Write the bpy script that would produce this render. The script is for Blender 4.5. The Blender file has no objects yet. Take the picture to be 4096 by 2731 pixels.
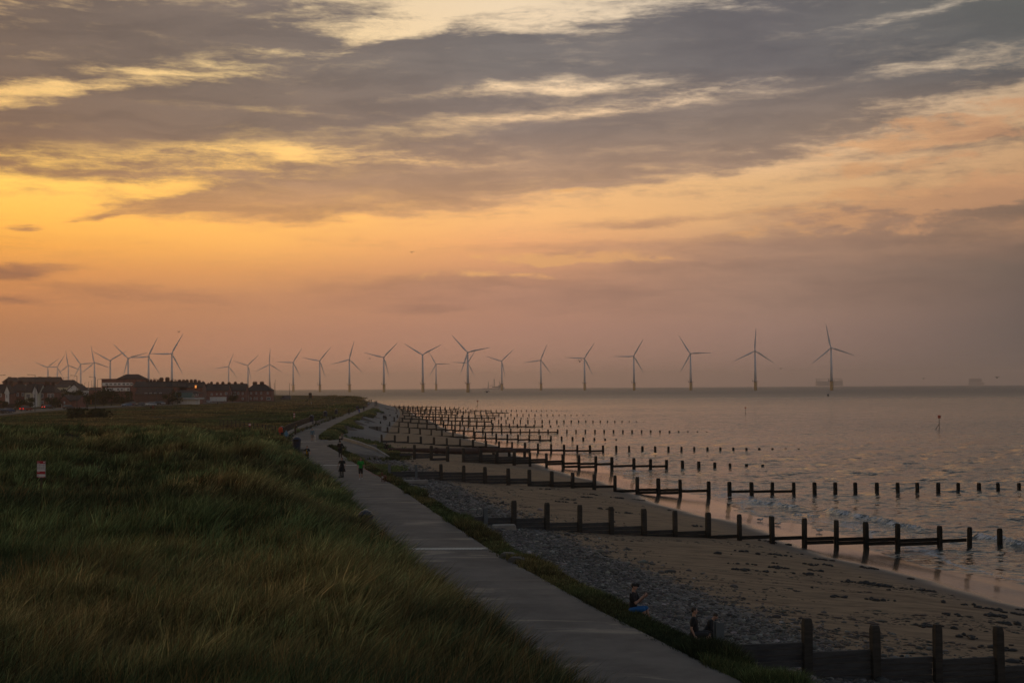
import bpy, bmesh, math, random
import numpy as np
from mathutils import Vector, Matrix
random.seed(7); RNG = np.random.default_rng(11)
S = bpy.context.scene; COL = S.collection
# ------------------------------------------------------------------ camera
F = 5700.0; CXP, CYP = 2048.0, 1365.5; H = 12.0
PITCH = math.atan((1542.5-1365.5)/F); ROLL = 0.0066
_Fw = Vector((0, math.cos(PITCH), math.sin(PITCH))); _U0 = Vector((0, -math.sin(PITCH), math.cos(PITCH))); _R0 = Vector((1, 0, 0))
_R = _R0*math.cos(ROLL) - _U0*math.sin(ROLL); _U = _U0*math.cos(ROLL) + _R0*math.sin(ROLL)
cam = bpy.data.cameras.new("camera"); camo = bpy.data.objects.new("camera", cam); COL.objects.link(camo)
cam.sensor_width = 36; cam.lens = F/4096*36; cam.clip_start = 0.5; cam.clip_end = 60000
M3 = Matrix((_R, _U, -_Fw)).transposed(); M4 = M3.to_4x4(); M4.translation = Vector((0, 0, H)); camo.matrix_world = M4
S.camera = camo
S.view_settings.view_transform = 'Standard'; S.view_settings.look = 'None'
S.view_settings.exposure = 0; S.view_settings.gamma = 1
try: S.cycles.use_denoising = True
except Exception: pass
S.cycles.volume_bounces = 1; S.cycles.max_bounces = 6; S.cycles.transparent_max_bounces = 8
S.cycles.volume_step_rate = 4

def ray(px, py): return (_Fw + _R*((px-CXP)/F) - _U*((py-CYP)/F))
def at_z(px, py, z):
    d = ray(px, py); t = (z-H)/d.z; return Vector((d.x*t, d.y*t, z))
def at_y(px, py, Y):
    d = ray(px, py); t = Y/d.y; return Vector((d.x*t, Y, H+d.z*t))
def lin(c):
    return tuple(((v/255)/12.92 if v/255 <= .04045 else ((v/255+.055)/1.055)**2.4) for v in c)

# ------------------------------------------------------------------ node helper
class NG:
    def __init__(s, nt): s.nt = nt; s.n = nt.nodes; s.l = nt.links
    def new(s, t, **k):
        n = s.n.new(t)
        for a, v in k.items(): setattr(n, a, v)
        return n
    def link(s, a, b): s.l.new(a, b)
    def put(s, v, sock):
        if isinstance(v, (int, float)): sock.default_value = v
        elif isinstance(v, tuple): sock.default_value = v if len(sock.default_value) == len(v) else tuple(v)+(1,)
        else: s.link(v, sock)
    def m(s, op, a, b=0.0, c=None, clamp=False):
        n = s.new('ShaderNodeMath', operation=op); n.use_clamp = clamp
        s.put(a, n.inputs[0]); s.put(b, n.inputs[1])
        if c is not None: s.put(c, n.inputs[2])
        return n.outputs[0]
    def smooth(s, x, lo, hi, a=0., b=1.):
        n = s.new('ShaderNodeMapRange', interpolation_type='SMOOTHSTEP')
        s.put(x, n.inputs[0]); n.inputs[1].default_value = lo; n.inputs[2].default_value = hi
        n.inputs[3].default_value = a; n.inputs[4].default_value = b
        return n.outputs[0]
    def mapr(s, x, lo, hi, a=0., b=1.):
        n = s.new('ShaderNodeMapRange'); s.put(x, n.inputs[0]); n.inputs[1].default_value = lo; n.inputs[2].default_value = hi
        n.inputs[3].default_value = a; n.inputs[4].default_value = b
        return n.outputs[0]
    def comb(s, x, y, z=0.0):
        n = s.new('ShaderNodeCombineXYZ'); s.put(x, n.inputs[0]); s.put(y, n.inputs[1]); s.put(z, n.inputs[2]); return n.outputs[0]
    def noise(s, vec, scale, detail=4, rough=.5, dist=0., dims='3D'):
        n = s.new('ShaderNodeTexNoise'); n.noise_dimensions = dims
        if vec is not None: s.link(vec, n.inputs['Vector'])
        n.inputs['Scale'].default_value = scale; n.inputs['Detail'].default_value = detail
        n.inputs['Roughness'].default_value = rough; n.inputs['Distortion'].default_value = dist
        return n.outputs['Fac']
    def mapping(s, vec, loc=(0, 0, 0), rot=(0, 0, 0), scale=(1, 1, 1), t='POINT'):
        n = s.new('ShaderNodeMapping', vector_type=t); s.link(vec, n.inputs[0])
        n.inputs[1].default_value = loc; n.inputs[2].default_value = rot; n.inputs[3].default_value = scale
        return n.outputs[0]
    def ramp(s, x, stops, interp='LINEAR'):
        n = s.new('ShaderNodeValToRGB'); r = n.color_ramp; r.interpolation = interp; s.put(x, n.inputs[0])
        while len(r.elements) > 1: r.elements.remove(r.elements[-1])
        for i, (p, c) in enumerate(stops):
            e = r.elements[0] if i == 0 else r.elements.new(p)
            e.position = p; e.color = tuple(c)+(1,) if len(c) == 3 else c
        return n.outputs[0]
    def mix(s, f, a, b, blend='MIX'):
        n = s.new('ShaderNodeMix', data_type='RGBA', blend_type=blend)
        s.put(f, n.inputs[0]); s.put(a, n.inputs[6]); s.put(b, n.inputs[7]); return n.outputs[2]

# ------------------------------------------------------------------ world: dusk sky
W = bpy.data.worlds.new("World"); S.world = W; W.use_nodes = True
g = NG(W.node_tree); g.n.clear()
SUN_AZ, SUN_EL = math.radians(-34), math.radians(5)
tc = g.new('ShaderNodeTexCoord'); sep = g.new('ShaderNodeSeparateXYZ'); g.link(tc.outputs['Generated'], sep.inputs[0])
AZ = g.m('ARCTAN2', sep.outputs[0], sep.outputs[1]); EL = g.m('ARCSINE', sep.outputs[2])
def azel(x, y):   # position in the 2352x1568 overview to azimuth / elevation
    d = ray(x*1.7415, y*1.7415).normalized(); return math.atan2(d.x, d.y), math.asin(d.z)
# warped coordinate, so that cloud edges tear into streaks
base = g.comb(AZ, EL, 0.0)
wv = g.mapping(base, scale=(9, 34, 1), rot=(0, 0, math.radians(-4)))
w1 = g.noise(wv, 1.0, 6, .6); w2 = g.noise(g.mapping(wv, loc=(7.3, 2.1, 4)), 1.0, 6, .6)
dax = g.m('MULTIPLY', g.m('SUBTRACT', w1, .5), .12); dey = g.m('MULTIPLY', g.m('SUBTRACT', w2, .5), .028)
wc = g.comb(g.m('ADD', AZ, dax), g.m('ADD', EL, dey), 0.0)
BL = [  # x, y, rx, ry, tilt, weight
 (420,262,820,120,3,1.0),(1150,190,900,120,6,1.0),(1750,110,820,110,8,1.0),(2350,70,420,80,6,.9),(2250,75,300,50,4,.5),
 (180,345,420,70,-1,.8),(420,300,500,50,2,.5),(180,80,420,90,5,.85),(500,40,400,70,6,.7),(400,140,420,36,8,.8),(900,110,250,30,8,.4),
 (760,445,440,62,5,.85),(1150,405,620,80,6,.75),(1080,330,560,50,5,.65),(1500,345,420,66,6,.8),(560,465,330,26,3,.6),
 (1850,265,420,60,5,.8),(1560,250,420,40,4,.5),(2080,185,420,45,3,.75),(1450,215,300,26,2,.35),(720,300,520,46,2,.5),
 (2200,330,380,66,7,.42),(2250,470,440,70,5,.5),(2000,500,420,60,5,.42),(2150,610,800,80,3,.38),(1600,610,560,40,1,.22),(1550,700,900,90,1,.3),
 (1400,568,380,26,-1,.42),(1480,505,280,17,2,.6),(50,618,150,16,1,.55),(30,680,100,13,0,.4),(380,690,420,36,-3,.25),(160,655,420,16,-5,.2),
 (60,522,50,9,2,.6),(230,498,90,10,6,.5),(1650,406,70,12,5,.4),(1000,668,420,44,-2,.45),(980,708,120,10,0,.4),
 (230,185,330,34,12,-.9),(60,205,200,18,4,-.5),(830,85,240,24,12,-.75),(980,5,260,20,4,-.5),(700,10,160,20,4,-.4),(300,200,300,22,10,-.4),
 (1260,205,280,22,3,-1.2),(1600,205,240,24,6,-.5),(1250,268,520,26,5,-.62),(520,352,380,28,0,-.75),(330,385,330,26,-2,-.6),(720,258,280,12,-1,-.35),
 (2280,135,280,30,5,-.9),(2250,215,320,24,2,-.4),(2150,15,330,18,8,-.8),(1500,45,200,15,5,-.2),(700,345,300,24,-3,-.5),(1050,372,300,12,2,-.3)]
acc = neg = 0.0
for (x, y, rx, ry, tl, w) in BL:
    a, e = azel(x, y); k = 1.7415/F*1.3
    mp = g.mapping(wc, loc=(a, e, 0), rot=(0, 0, math.radians(tl)), scale=(rx*k, ry*k, 1), t='TEXTURE')
    gr = g.new('ShaderNodeTexGradient', gradient_type='SPHERICAL'); g.link(mp, gr.inputs[0])
    if w > 0: acc = g.m('MULTIPLY_ADD', gr.outputs['Fac'], w, acc)
    else: neg = g.m('MULTIPLY_ADD', gr.outputs['Fac'], w, neg)
wh = g.comb(g.m('MULTIPLY_ADD', dax, .35, AZ), g.m('MULTIPLY_ADD', dey, .35, EL), 0.0)
fn = g.noise(g.mapping(wh, scale=(9, 66, 1), rot=(0, 0, math.radians(-4))), 1.0, 10, .62)
fn2 = g.noise(g.mapping(wh, loc=(3, 9, 0), scale=(42, 190, 1), rot=(0, 0, math.radians(-7))), 1.0, 8, .72)
nz = g.m('ADD', g.m('MULTIPLY', g.m('SUBTRACT', fn, .5), 2.3), g.m('MULTIPLY', g.m('SUBTRACT', fn2, .5), 1.5))
inw = g.m('MULTIPLY', g.smooth(g.m('ABSOLUTE', AZ), .42, .8, 1, 0), g.smooth(EL, .29, .5, 1, 0))
outside = g.m('MULTIPLY', g.m('SUBTRACT', 1.0, inw), .42)
namp = g.smooth(EL, .07, .17, .35, .95)
dens = g.m('ADD', g.m('ADD', g.m('ADD', g.smooth(acc, 0, .62, 0, .88), g.m('MULTIPLY', neg, .72)), g.m('ADD', outside, g.smooth(EL, .14, .2, 0., .12))), g.m('MULTIPLY', g.m('MULTIPLY', nz, namp), g.smooth(g.m('MULTIPLY_ADD', neg, 1.5, acc), .5, 1.0, 1.08, .55)))
cov = g.smooth(dens, -.08, .98)
ys = [0, 150, 300, 420, 500, 560, 620, 680, 760, 850, 890]
bright = {
 0: [(215,185,135),(226,190,130),(238,196,116),(255,206,98),(252,190,84),(236,168,75),(212,146,80),(190,130,82),(168,116,80),(158,110,84),(155,112,88)],
 588: [(220,198,155),(235,208,150),(246,206,128),(252,200,110),(252,192,102),(242,180,98),(215,155,95),(190,138,98),(176,128,100),(170,125,103),(165,125,105)],
 1176: [(222,206,176),(236,214,178),(242,206,158),(236,190,130),(240,186,122),(226,167,115),(197,146,110),(180,135,110),(168,128,110),(163,127,110),(158,126,110)],
 1764: [(196,186,168),(218,202,176),(228,196,158),(212,174,126),(206,166,120),(182,146,115),(166,133,112),(156,127,110),(145,119,108),(136,113,104),(130,110,103)],
 2352: [(168,160,145),(178,162,138),(190,158,120),(186,148,110),(172,134,102),(130,107,92),(110,95,86),(102,90,84),(95,86,82),(91,84,81),(89,83,80)]}
dark = {
 0: [(104,94,88),(110,98,90),(124,104,90),(152,118,86),(172,127,86),(160,114,78),(140,100,78),(138,98,78),(142,102,79),(150,107,82),(152,110,86)],
 588: [(114,107,104),(113,105,100),(124,110,100),(162,132,106),(194,148,102),(190,142,98),(176,130,95),(166,121,95),(160,118,96),(165,123,101),(163,124,104)],
 1176: [(108,108,111),(112,110,111),(128,117,112),(166,138,116),(190,150,114),(178,137,108),(168,130,108),(162,125,108),(160,123,108),(160,125,109),(156,125,109)],
 1764: [(97,98,104),(99,99,104),(130,118,110),(150,128,112),(168,134,110),(152,124,108),(144,119,106),(140,116,105),(135,112,104),(132,110,103),(128,109,102)],
 2352: [(92,97,98),(88,91,95),(128,112,98),(128,110,94),(118,100,88),(104,91,83),(95,86,81),(91,83,79),(89,81,78),(89,82,79),(88,82,80)]}
def field(tab):
    cols = []
    for X in (0, 588, 1176, 1764, 2352):
        st = sorted((max(0., min(1., azel(X, y)[1]/.3)), lin(c)) for y, c in zip(ys, tab[X]))
        cols.append((azel(X, 600)[0], g.ramp(fE, st)))
    out = cols[0][1]
    for (a0, _), (a1, c1) in zip(cols, cols[1:]):
        out = g.mix(g.mapr(AZ, a0, a1), out, c1)
    return out
fE = g.m('MULTIPLY', EL, 1/.3)
cb, cd = field(bright), field(dark)
cb = g.mix(1.0, cb, (1.22, 1.13, 1.09), 'MULTIPLY'); cd = g.mix(1.0, cd, (1.22, 1.12, 1.03), 'MULTIPLY')
# cloud body has soft mottling
mott = g.noise(g.mapping(wc, scale=(10, 60, 1)), 1.0, 6, .6)
cd2 = g.mix(g.smooth(mott, .3, .7), g.mix(1.0, cd, (.88, .88, .9), 'MULTIPLY'), g.mix(1.0, cd, (1.14, 1.12, 1.1), 'MULTIPLY'))
col = g.mix(cov, cb, cd2)
# billows catching the low light on the right and above the mauve bank
reg = 0.0
for (x, y, rx, ry, tl, w) in ((2080,462,380,44,4,1.),(2330,425,200,36,6,.8),(2180,300,300,62,8,.9),(2050,385,300,20,3,.6),(1330,598,330,20,-1,.8),(1080,636,280,16,1,.7),(2000,530,420,24,1,.5),(1320,447,60,8,0,.8)):
    a, e = azel(x, y); k = 1.7415/F*1.2
    mp = g.mapping(wc, loc=(a, e, 0), rot=(0, 0, math.radians(tl)), scale=(rx*k, ry*k, 1), t='TEXTURE'); gr = g.new('ShaderNodeTexGradient', gradient_type='SPHERICAL'); g.link(mp, gr.inputs[0]); reg = g.m('MULTIPLY_ADD', gr.outputs['Fac'], w, reg)
bn = g.noise(g.mapping(wh, loc=(5, 1, 0), scale=(34, 95, 1), rot=(0, 0, math.radians(-6))), 1.0, 7, .6)
lit = g.smooth(g.m('ADD', reg, g.m('MULTIPLY', g.m('SUBTRACT', bn, .5), g.smooth(reg, 0, .3, 0, 2.6))), .22, .75, 0, .62)
pch = g.mix(g.mapr(AZ, -.1, .34), lin((248, 186, 112)), lin((206, 152, 112)))
col = g.mix(lit, col, pch)
# the rest of the sky (sides, back, overhead)
azr = g.ramp(g.mapr(AZ, -math.pi, math.pi), [(0.0, (1.0, 1.14, 1.36)), (.25, (.92, .96, 1.02)), (.38, (1.22, 1.1, .95)), (.443, (1, 1, 1)), (.558, (1, 1, 1)), (.66, (.85, .92, 1.02)), (.8, (.92, 1.05, 1.25)), (1.0, (1.0, 1.14, 1.36))])
col = g.mix(1.0, col, azr, 'MULTIPLY')
hi = g.ramp(g.mapr(EL, .26, 1.57), [(0, lin((138, 138, 140))), (.12, lin((122, 126, 130))), (.4, lin((100, 109, 119))), (1, lin((88, 101, 116)))])
hi = g.mix(1.0, hi, azr, 'MULTIPLY')
hi = g.mix(g.smooth(fn, .35, .65), g.mix(1.0, hi, (1.2, 1.17, 1.1), 'MULTIPLY'), g.mix(1.0, hi, (.82, .83, .86), 'MULTIPLY'))
col = g.mix(g.smooth(EL, .27, .42), col, hi)
sky = g.new('ShaderNodeTexSky', sky_type='NISHITA'); sky.sun_disc = False
sky.sun_elevation = SUN_EL; sky.sun_rotation = SUN_AZ; sky.air_density = 1.5; sky.dust_density = 3
bgA = g.new('ShaderNodeBackground'); g.link(col, bgA.inputs[0]); bgA.inputs[1].default_value = 1.0
bgB = g.new('ShaderNodeBackground'); g.link(sky.outputs[0], bgB.inputs[0]); bgB.inputs[1].default_value = 0.05
mixs = g.new('ShaderNodeMixShader'); g.put(g.smooth(EL, .5, 1.0, 0., .35), mixs.inputs[0])
g.link(bgA.outputs[0], mixs.inputs[1]); g.link(bgB.outputs[0], mixs.inputs[2])
wo = g.new('ShaderNodeOutputWorld'); g.link(mixs.outputs[0], wo.inputs[0])
# ------------------------------------------------------------------ sun (veiled, low on the left)
sl = bpy.data.lights.new("sun", 'SUN'); sl.energy = 0.16; sl.angle = math.radians(10); sl.color = (1, .62, .34)
so = bpy.data.objects.new("sun", sl); COL.objects.link(so)
sd = Vector((math.sin(SUN_AZ)*math.cos(SUN_EL), math.cos(SUN_AZ)*math.cos(SUN_EL), math.sin(SUN_EL)))
so.rotation_euler = sd.to_track_quat('Z', 'Y').to_euler()

# ------------------------------------------------------------------ mesh helpers
def tag(o, label=None, cat=None, group=None, kind=None):
    if label: o['label'] = label
    if cat: o['category'] = cat
    if group: o['group'] = group
    if kind: o['kind'] = kind
    return o
def empty(name, loc=(0, 0, 0), rz=0., **k):
    o = bpy.data.objects.new(name, None); COL.objects.link(o); o.location = loc; o.rotation_euler = (0, 0, rz)
    o.empty_display_size = .2
    return tag(o, **k)
def copy_tree(o, parent=None):
    c = o.copy(); COL.objects.link(c); c.parent = parent
    for ch in list(o.children): copy_tree(ch, c)
    return c
class MB:
    def __init__(s): s.v = []; s.f = []; s.mi = []; s.cur = 0
    def quadset(s, vs, fs):
        b = len(s.v); s.v += [tuple(v) for v in vs]; s.f += [tuple(b+i for i in f) for f in fs]; s.mi += [s.cur]*len(fs)
    def box(s, c, d, rz=0., tip=0., top=1.0):
        hx, hy, hz = d[0]/2, d[1]/2, d[2]/2; vs = []
        for sz in (-1, 1):
            k = top if sz > 0 else 1.
            for sx, sy in ((-1, -1), (1, -1), (1, 1), (-1, 1)):
                x, y = sx*hx*k, sy*hy*k
                vs.append((c[0]+x*math.cos(rz)-y*math.sin(rz), c[1]+x*math.sin(rz)+y*math.cos(rz), c[2]+sz*hz))
        s.quadset(vs, [(3, 2, 1, 0), (4, 5, 6, 7), (0, 1, 5, 4), (1, 2, 6, 5), (2, 3, 7, 6), (3, 0, 4, 7)]); return s
    def box2(s, a, b): return s.box([(a[i]+b[i])/2 for i in range(3)], [abs(b[i]-a[i]) for i in range(3)])
    def prism(s, pts, y0, y1, axis='y'):   # polygon in (x,z) extruded along y
        n = len(pts); vs = [(p[0], y0, p[1]) for p in pts]+[(p[0], y1, p[1]) for p in pts]
        if axis == 'x': vs = [(v[1], v[0], v[2]) for v in vs]
        fs = [tuple(range(n)), tuple(range(2*n-1, n-1, -1))]+[(i, i+n, (i+1) % n+n, (i+1) % n) for i in range(n)]
        s.quadset(vs, fs); return s
    def tube(s, pts, rs, n=10, flat=1.0):   # swept tube through 3-D points, radius per point
        pts = [Vector(p) for p in pts]; rings = []
        for i, p in enumerate(pts):
            t = (pts[min(i+1, len(pts)-1)]-pts[max(i-1, 0)])
            if t.length < 1e-9: t = Vector((0, 0, 1))
            t.normalize(); up = Vector((0, 1, 0)) if abs(t.y) < .9 else Vector((1, 0, 0))
            a = up.cross(t).normalized(); b = t.cross(a); r = rs[i] if hasattr(rs, '__len__') else rs
            rings.append([p+a*(math.cos(2*math.pi*k/n)*r)+b*(math.sin(2*math.pi*k/n)*r*flat) for k in range(n)])
        vs = [v for r in rings for v in r]; fs = []
        for i in range(len(pts)-1):
            for k in range(n): fs.append((i*n+k, i*n+(k+1) % n, (i+1)*n+(k+1) % n, (i+1)*n+k))
        fs += [tuple(range(n-1, -1, -1)), tuple(range((len(pts)-1)*n, len(pts)*n))]
        s.quadset(vs, fs); return s
    def ball(s, c, r, n=10, m=7, rot=None):
        r = r if hasattr(r, '__len__') else (r, r, r); vs = []; 
        for j in range(m+1):
            th = math.pi*j/m
            for k in range(n):
                p = Vector((math.sin(th)*math.cos(2*math.pi*k/n)*r[0], math.sin(th)*math.sin(2*math.pi*k/n)*r[1], math.cos(th)*r[2]))
                if rot: p = rot @ p
                vs.append(p+Vector(c))
        fs = [(j*n+k, (j+1)*n+k, (j+1)*n+(k+1) % n, j*n+(k+1) % n) for j in range(m) for k in range(n)]
        s.quadset(vs, fs); return s
    def build(s, name, mats, parent=None, smooth=False, bevel=0, **k):
        me = bpy.data.meshes.new(name); me.from_pydata(s.v, [], s.f)
        for m in (mats if isinstance(mats, (list, tuple)) else [mats]): me.materials.append(m)
        me.polygons.foreach_set('material_index', s.mi)
        if smooth: me.polygons.foreach_set('use_smooth', [True]*len(s.f))
        me.update(); bm = bmesh.new(); bm.from_mesh(me); bmesh.ops.remove_doubles(bm, verts=bm.verts, dist=1e-5)
        bmesh.ops.recalc_face_normals(bm, faces=bm.faces)
        if bevel: bmesh.ops.bevel(bm, geom=bm.edges[:], offset=bevel, segments=1, affect='EDGES')
        bm.to_mesh(me); bm.free()
        o = bpy.data.objects.new(name, me); COL.objects.link(o); o.parent = parent
        return tag(o, **k)
def grid_obj(name, X, Y, Z, mat, attrs=None, smooth=True, **k):
    r, c = X.shape; v = np.stack([X, Y, Z], -1).reshape(-1, 3).astype(np.float32)
    i = np.arange((r-1)*(c-1)); a = (i//(c-1))*c+i % (c-1)
    f = np.stack([a, a+1, a+c+1, a+c], 1)
    return np_mesh(name, v, f, mat, attrs, smooth, **k)
def np_mesh(name, v, f, mat, attrs=None, smooth=True, parent=None, **k):
    me = bpy.data.meshes.new(name); me.vertices.add(len(v)); me.vertices.foreach_set('co', np.ascontiguousarray(v, np.float32).ravel())
    n, q = f.shape; me.loops.add(n*q); me.loops.foreach_set('vertex_index', np.ascontiguousarray(f, np.int32).ravel())
    me.polygons.add(n); me.polygons.foreach_set('loop_start', np.arange(0, n*q, q, dtype=np.int32)); me.polygons.foreach_set('loop_total', np.full(n, q, np.int32))
    me.update(calc_edges=True)
    if smooth: me.polygons.foreach_set('use_smooth', np.ones(n, bool))
    for an, av in (attrs or {}).items():
        if av.ndim == 1: at = me.attributes.new(an, 'FLOAT', 'POINT'); at.data.foreach_set('value', av.astype(np.float32).ravel())
        else: at = me.attributes.new(an, 'FLOAT_COLOR', 'POINT'); at.data.foreach_set('color', av.astype(np.float32).ravel())
    me.materials.append(mat); o = bpy.data.objects.new(name, me); COL.objects.link(o); o.parent = parent
    return tag(o, **k)
# value noise
_perm = np.random.default_rng(3).random((256, 256))
def vn(x, y):
    xi = np.floor(x).astype(int); yi = np.floor(y).astype(int); fx = x-xi; fy = y-yi
    fx = fx*fx*(3-2*fx); fy = fy*fy*(3-2*fy)
    p = lambda a, b: _perm[a & 255, b & 255]
    return (p(xi, yi)*(1-fx)+p(xi+1, yi)*fx)*(1-fy)+(p(xi, yi+1)*(1-fx)+p(xi+1, yi+1)*fx)*fy-.5
def fbm(x, y, o=4):
    s = 0; a = 1.
    for i in range(o): s = s+a*vn(x*2**i+17*i, y*2**i+9*i); a *= .5
    return s
def sst(x, a, b): t = np.clip((x-a)/(b-a), 0, 1); return t*t*(3-2*t)

# ------------------------------------------------------------------ materials
MATS = {}
def mat(name, c, rough=.8, metal=0., var=.0, vscale=3., bump=0., bscale=20., spec=.5, c2=None, emit=None):
    if name in MATS: return MATS[name]
    m = bpy.data.materials.new(name); m.use_nodes = True; q = NG(m.node_tree); b = q.n['Principled BSDF']
    b.inputs['Roughness'].default_value = rough; b.inputs['Metallic'].default_value = metal
    b.inputs['Specular IOR Level'].default_value = spec
    t = q.new('ShaderNodeTexCoord')
    c = tuple(c); c2 = c2 or tuple(x*.6 for x in c)
    var = var or .35
    nf = q.noise(t.outputs['Object'], vscale, 5, .6)
    colr = q.mix(q.m('MULTIPLY', q.smooth(nf, .35, .7), var), c, c2); q.link(colr, b.inputs['Base Color'])
    if bump:
        bn = q.new('ShaderNodeBump'); bn.inputs['Strength'].default_value = bump; q.link(q.noise(t.outputs['Object'], bscale, 4), bn.inputs['Height']); q.link(bn.outputs[0], b.inputs['Normal'])
    if emit: b.inputs['Emission Color'].default_value = tuple(emit[:3])+(1,); b.inputs['Emission Strength'].default_value = emit[3]
    MATS[name] = m; return m
def new_mat(name):
    m = bpy.data.materials.new(name); m.use_nodes = True; q = NG(m.node_tree); return m, q, q.n['Principled BSDF']

# ------------------------------------------------------------------ layout of the coast
EY = np.array([-30, 0, 20, 36, 47.6, 66, 82.5, 104.6, 118, 143.7, 164, 197, 218, 255, 285, 355, 441, 505, 645, 700, 780, 900, 1000, 1150, 1300])
EX = np.array([19, 13.8, 9.3, 5.8, 2.9, -1.15, -4.2, -8.2, -10.9, -16.2, -20, -26.6, -29.3, -32.4, -34.7, -39.3, -44.6, -49, -61, -68, -88, -135, -205, -420, -900.])
def xe(y): return np.interp(y, EY, EX)
PW = 4.7
def xl(y): return xe(y)-PW
WY = np.array([0, 40, 70, 85.5, 94.4, 124, 150.5, 173, 193, 244, 302, 398, 472, 560, 720, 900, 1300])
WX = np.array([44, 40, 34.5, 30.7, 28.5, 24, 22, 17.5, 14.4, 8.9, -1.0, -13.8, -23, -33, -50, -110, -850.])
def xw(y): return np.interp(y, WY, WX)
def beach_z(x, y):
    w = x-xe(y); Wd = np.maximum(xw(y)-xe(y), 8); t = w/Wd
    far = sst(y, 215, 300)
    near = np.interp(w, [0, 1.1, 1.4, 3.4, 6.6], [4.42, 4.40, 4.1, 2.98, 2.55])
    farp = np.interp(w, [0, 1.2, 1.5, 9.0, 10.5], [4.42, 4.4, 4.3, 2.2, 2.05])
    top = near*(1-far)+farp*far
    ts = np.interp(t, [0, .2, .35, .58, .78, .92, 1, 1.15, 1.5, 3, 6], [2.9, 2.5, 2.05, 1.38, .55, .13, 0, -.12, -.5, -2.5, -4])
    z = np.where(w < 6.6, top, ts)
    z = np.where((w >= 6.6), ts*(1-far)+np.where(w < 10.5, farp, np.minimum(ts, 2.05))*far, z)
    und = fbm(x*.12, y*.06, 3)*.16*sst(t, .2, .35)*(1-sst(t, .95, 1.3)*.5)
    return z+und
ROAD = [at_z(px, py, 5.0) for px, py in [(-500, 1706), (-150, 1668), (60, 1648), (200, 1638), (300, 1633), (450, 1626.5), (600, 1621), (820, 1612), (950, 1606.5)]]
_rp = np.array([(p.x, p.y) for p in ROAD])
def road_d(x, y):
    best = np.full(np.shape(x), 1e9)
    for a, b in zip(_rp, _rp[1:]):
        d = b-a; L = d@d; t = np.clip(((x-a[0])*d[0]+(y-a[1])*d[1])/L, 0, 1)
        best = np.minimum(best, np.hypot(x-a[0]-t*d[0], y-a[1]-t*d[1]))
    return best
def dune_z(x, y):
    s = xl(y)-x
    n = fbm(x*.09+3, y*.09, 4); n2 = fbm(x*.24, y*.24, 3)
    wob = 7*vn(x*.07+9, y*.01)
    inner = (.9*sst(s, 0, 1.6)+.5*sst(s, 1, 7))*(1-.62*sst(y, 108, 150))
    near = .35*np.exp(-((y-33)/9)**2)
    A = 1.45*np.exp(-((y-58-wob*.6)/7.)**2); B = 2.0*np.exp(-((y-97-wob)/12.)**2); C_ = 2.2*np.exp(-((y-150-wob)/22)**2)
    low = -.75*np.exp(-((y-76)/8)**2)
    nr = 1-sst(y, 170, 240)
    e = sst(s, .5, 8-3.5*sst(y, 160, 190)*0)*(1-.85*sst(y, 108, 155)*(1-sst(s, 6, 16)))
    z1 = 4.45+inner+e*(near+A+B+C_+low)+e*(n*1.2+n2*1.15)
    # the rough plain behind, with a taller seaward ridge towards the far bend
    ridge = 1.9*np.exp(-((s-9)/11)**2)*sst(y, 560, 640)*sst(s, 0, 2)
    z2 = 4.5+sst(s, 0, 3)*(.55+.25*sst(y, 350, 600)*np.exp(-(s/40)**2))+ridge+sst(s, 1, 6)*(n*.55+n2*.18)+.3*np.exp(-((y-205)/50)**2)
    z = z1*nr+z2*(1-nr)
    flat = sst(road_d(x, y), 5, 22)*(1-sst(y, 640, 700)*sst(s, 60, 90))
    zz = np.where(y > 330, z*flat+4.93*(1-flat), z)
    return zz

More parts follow.
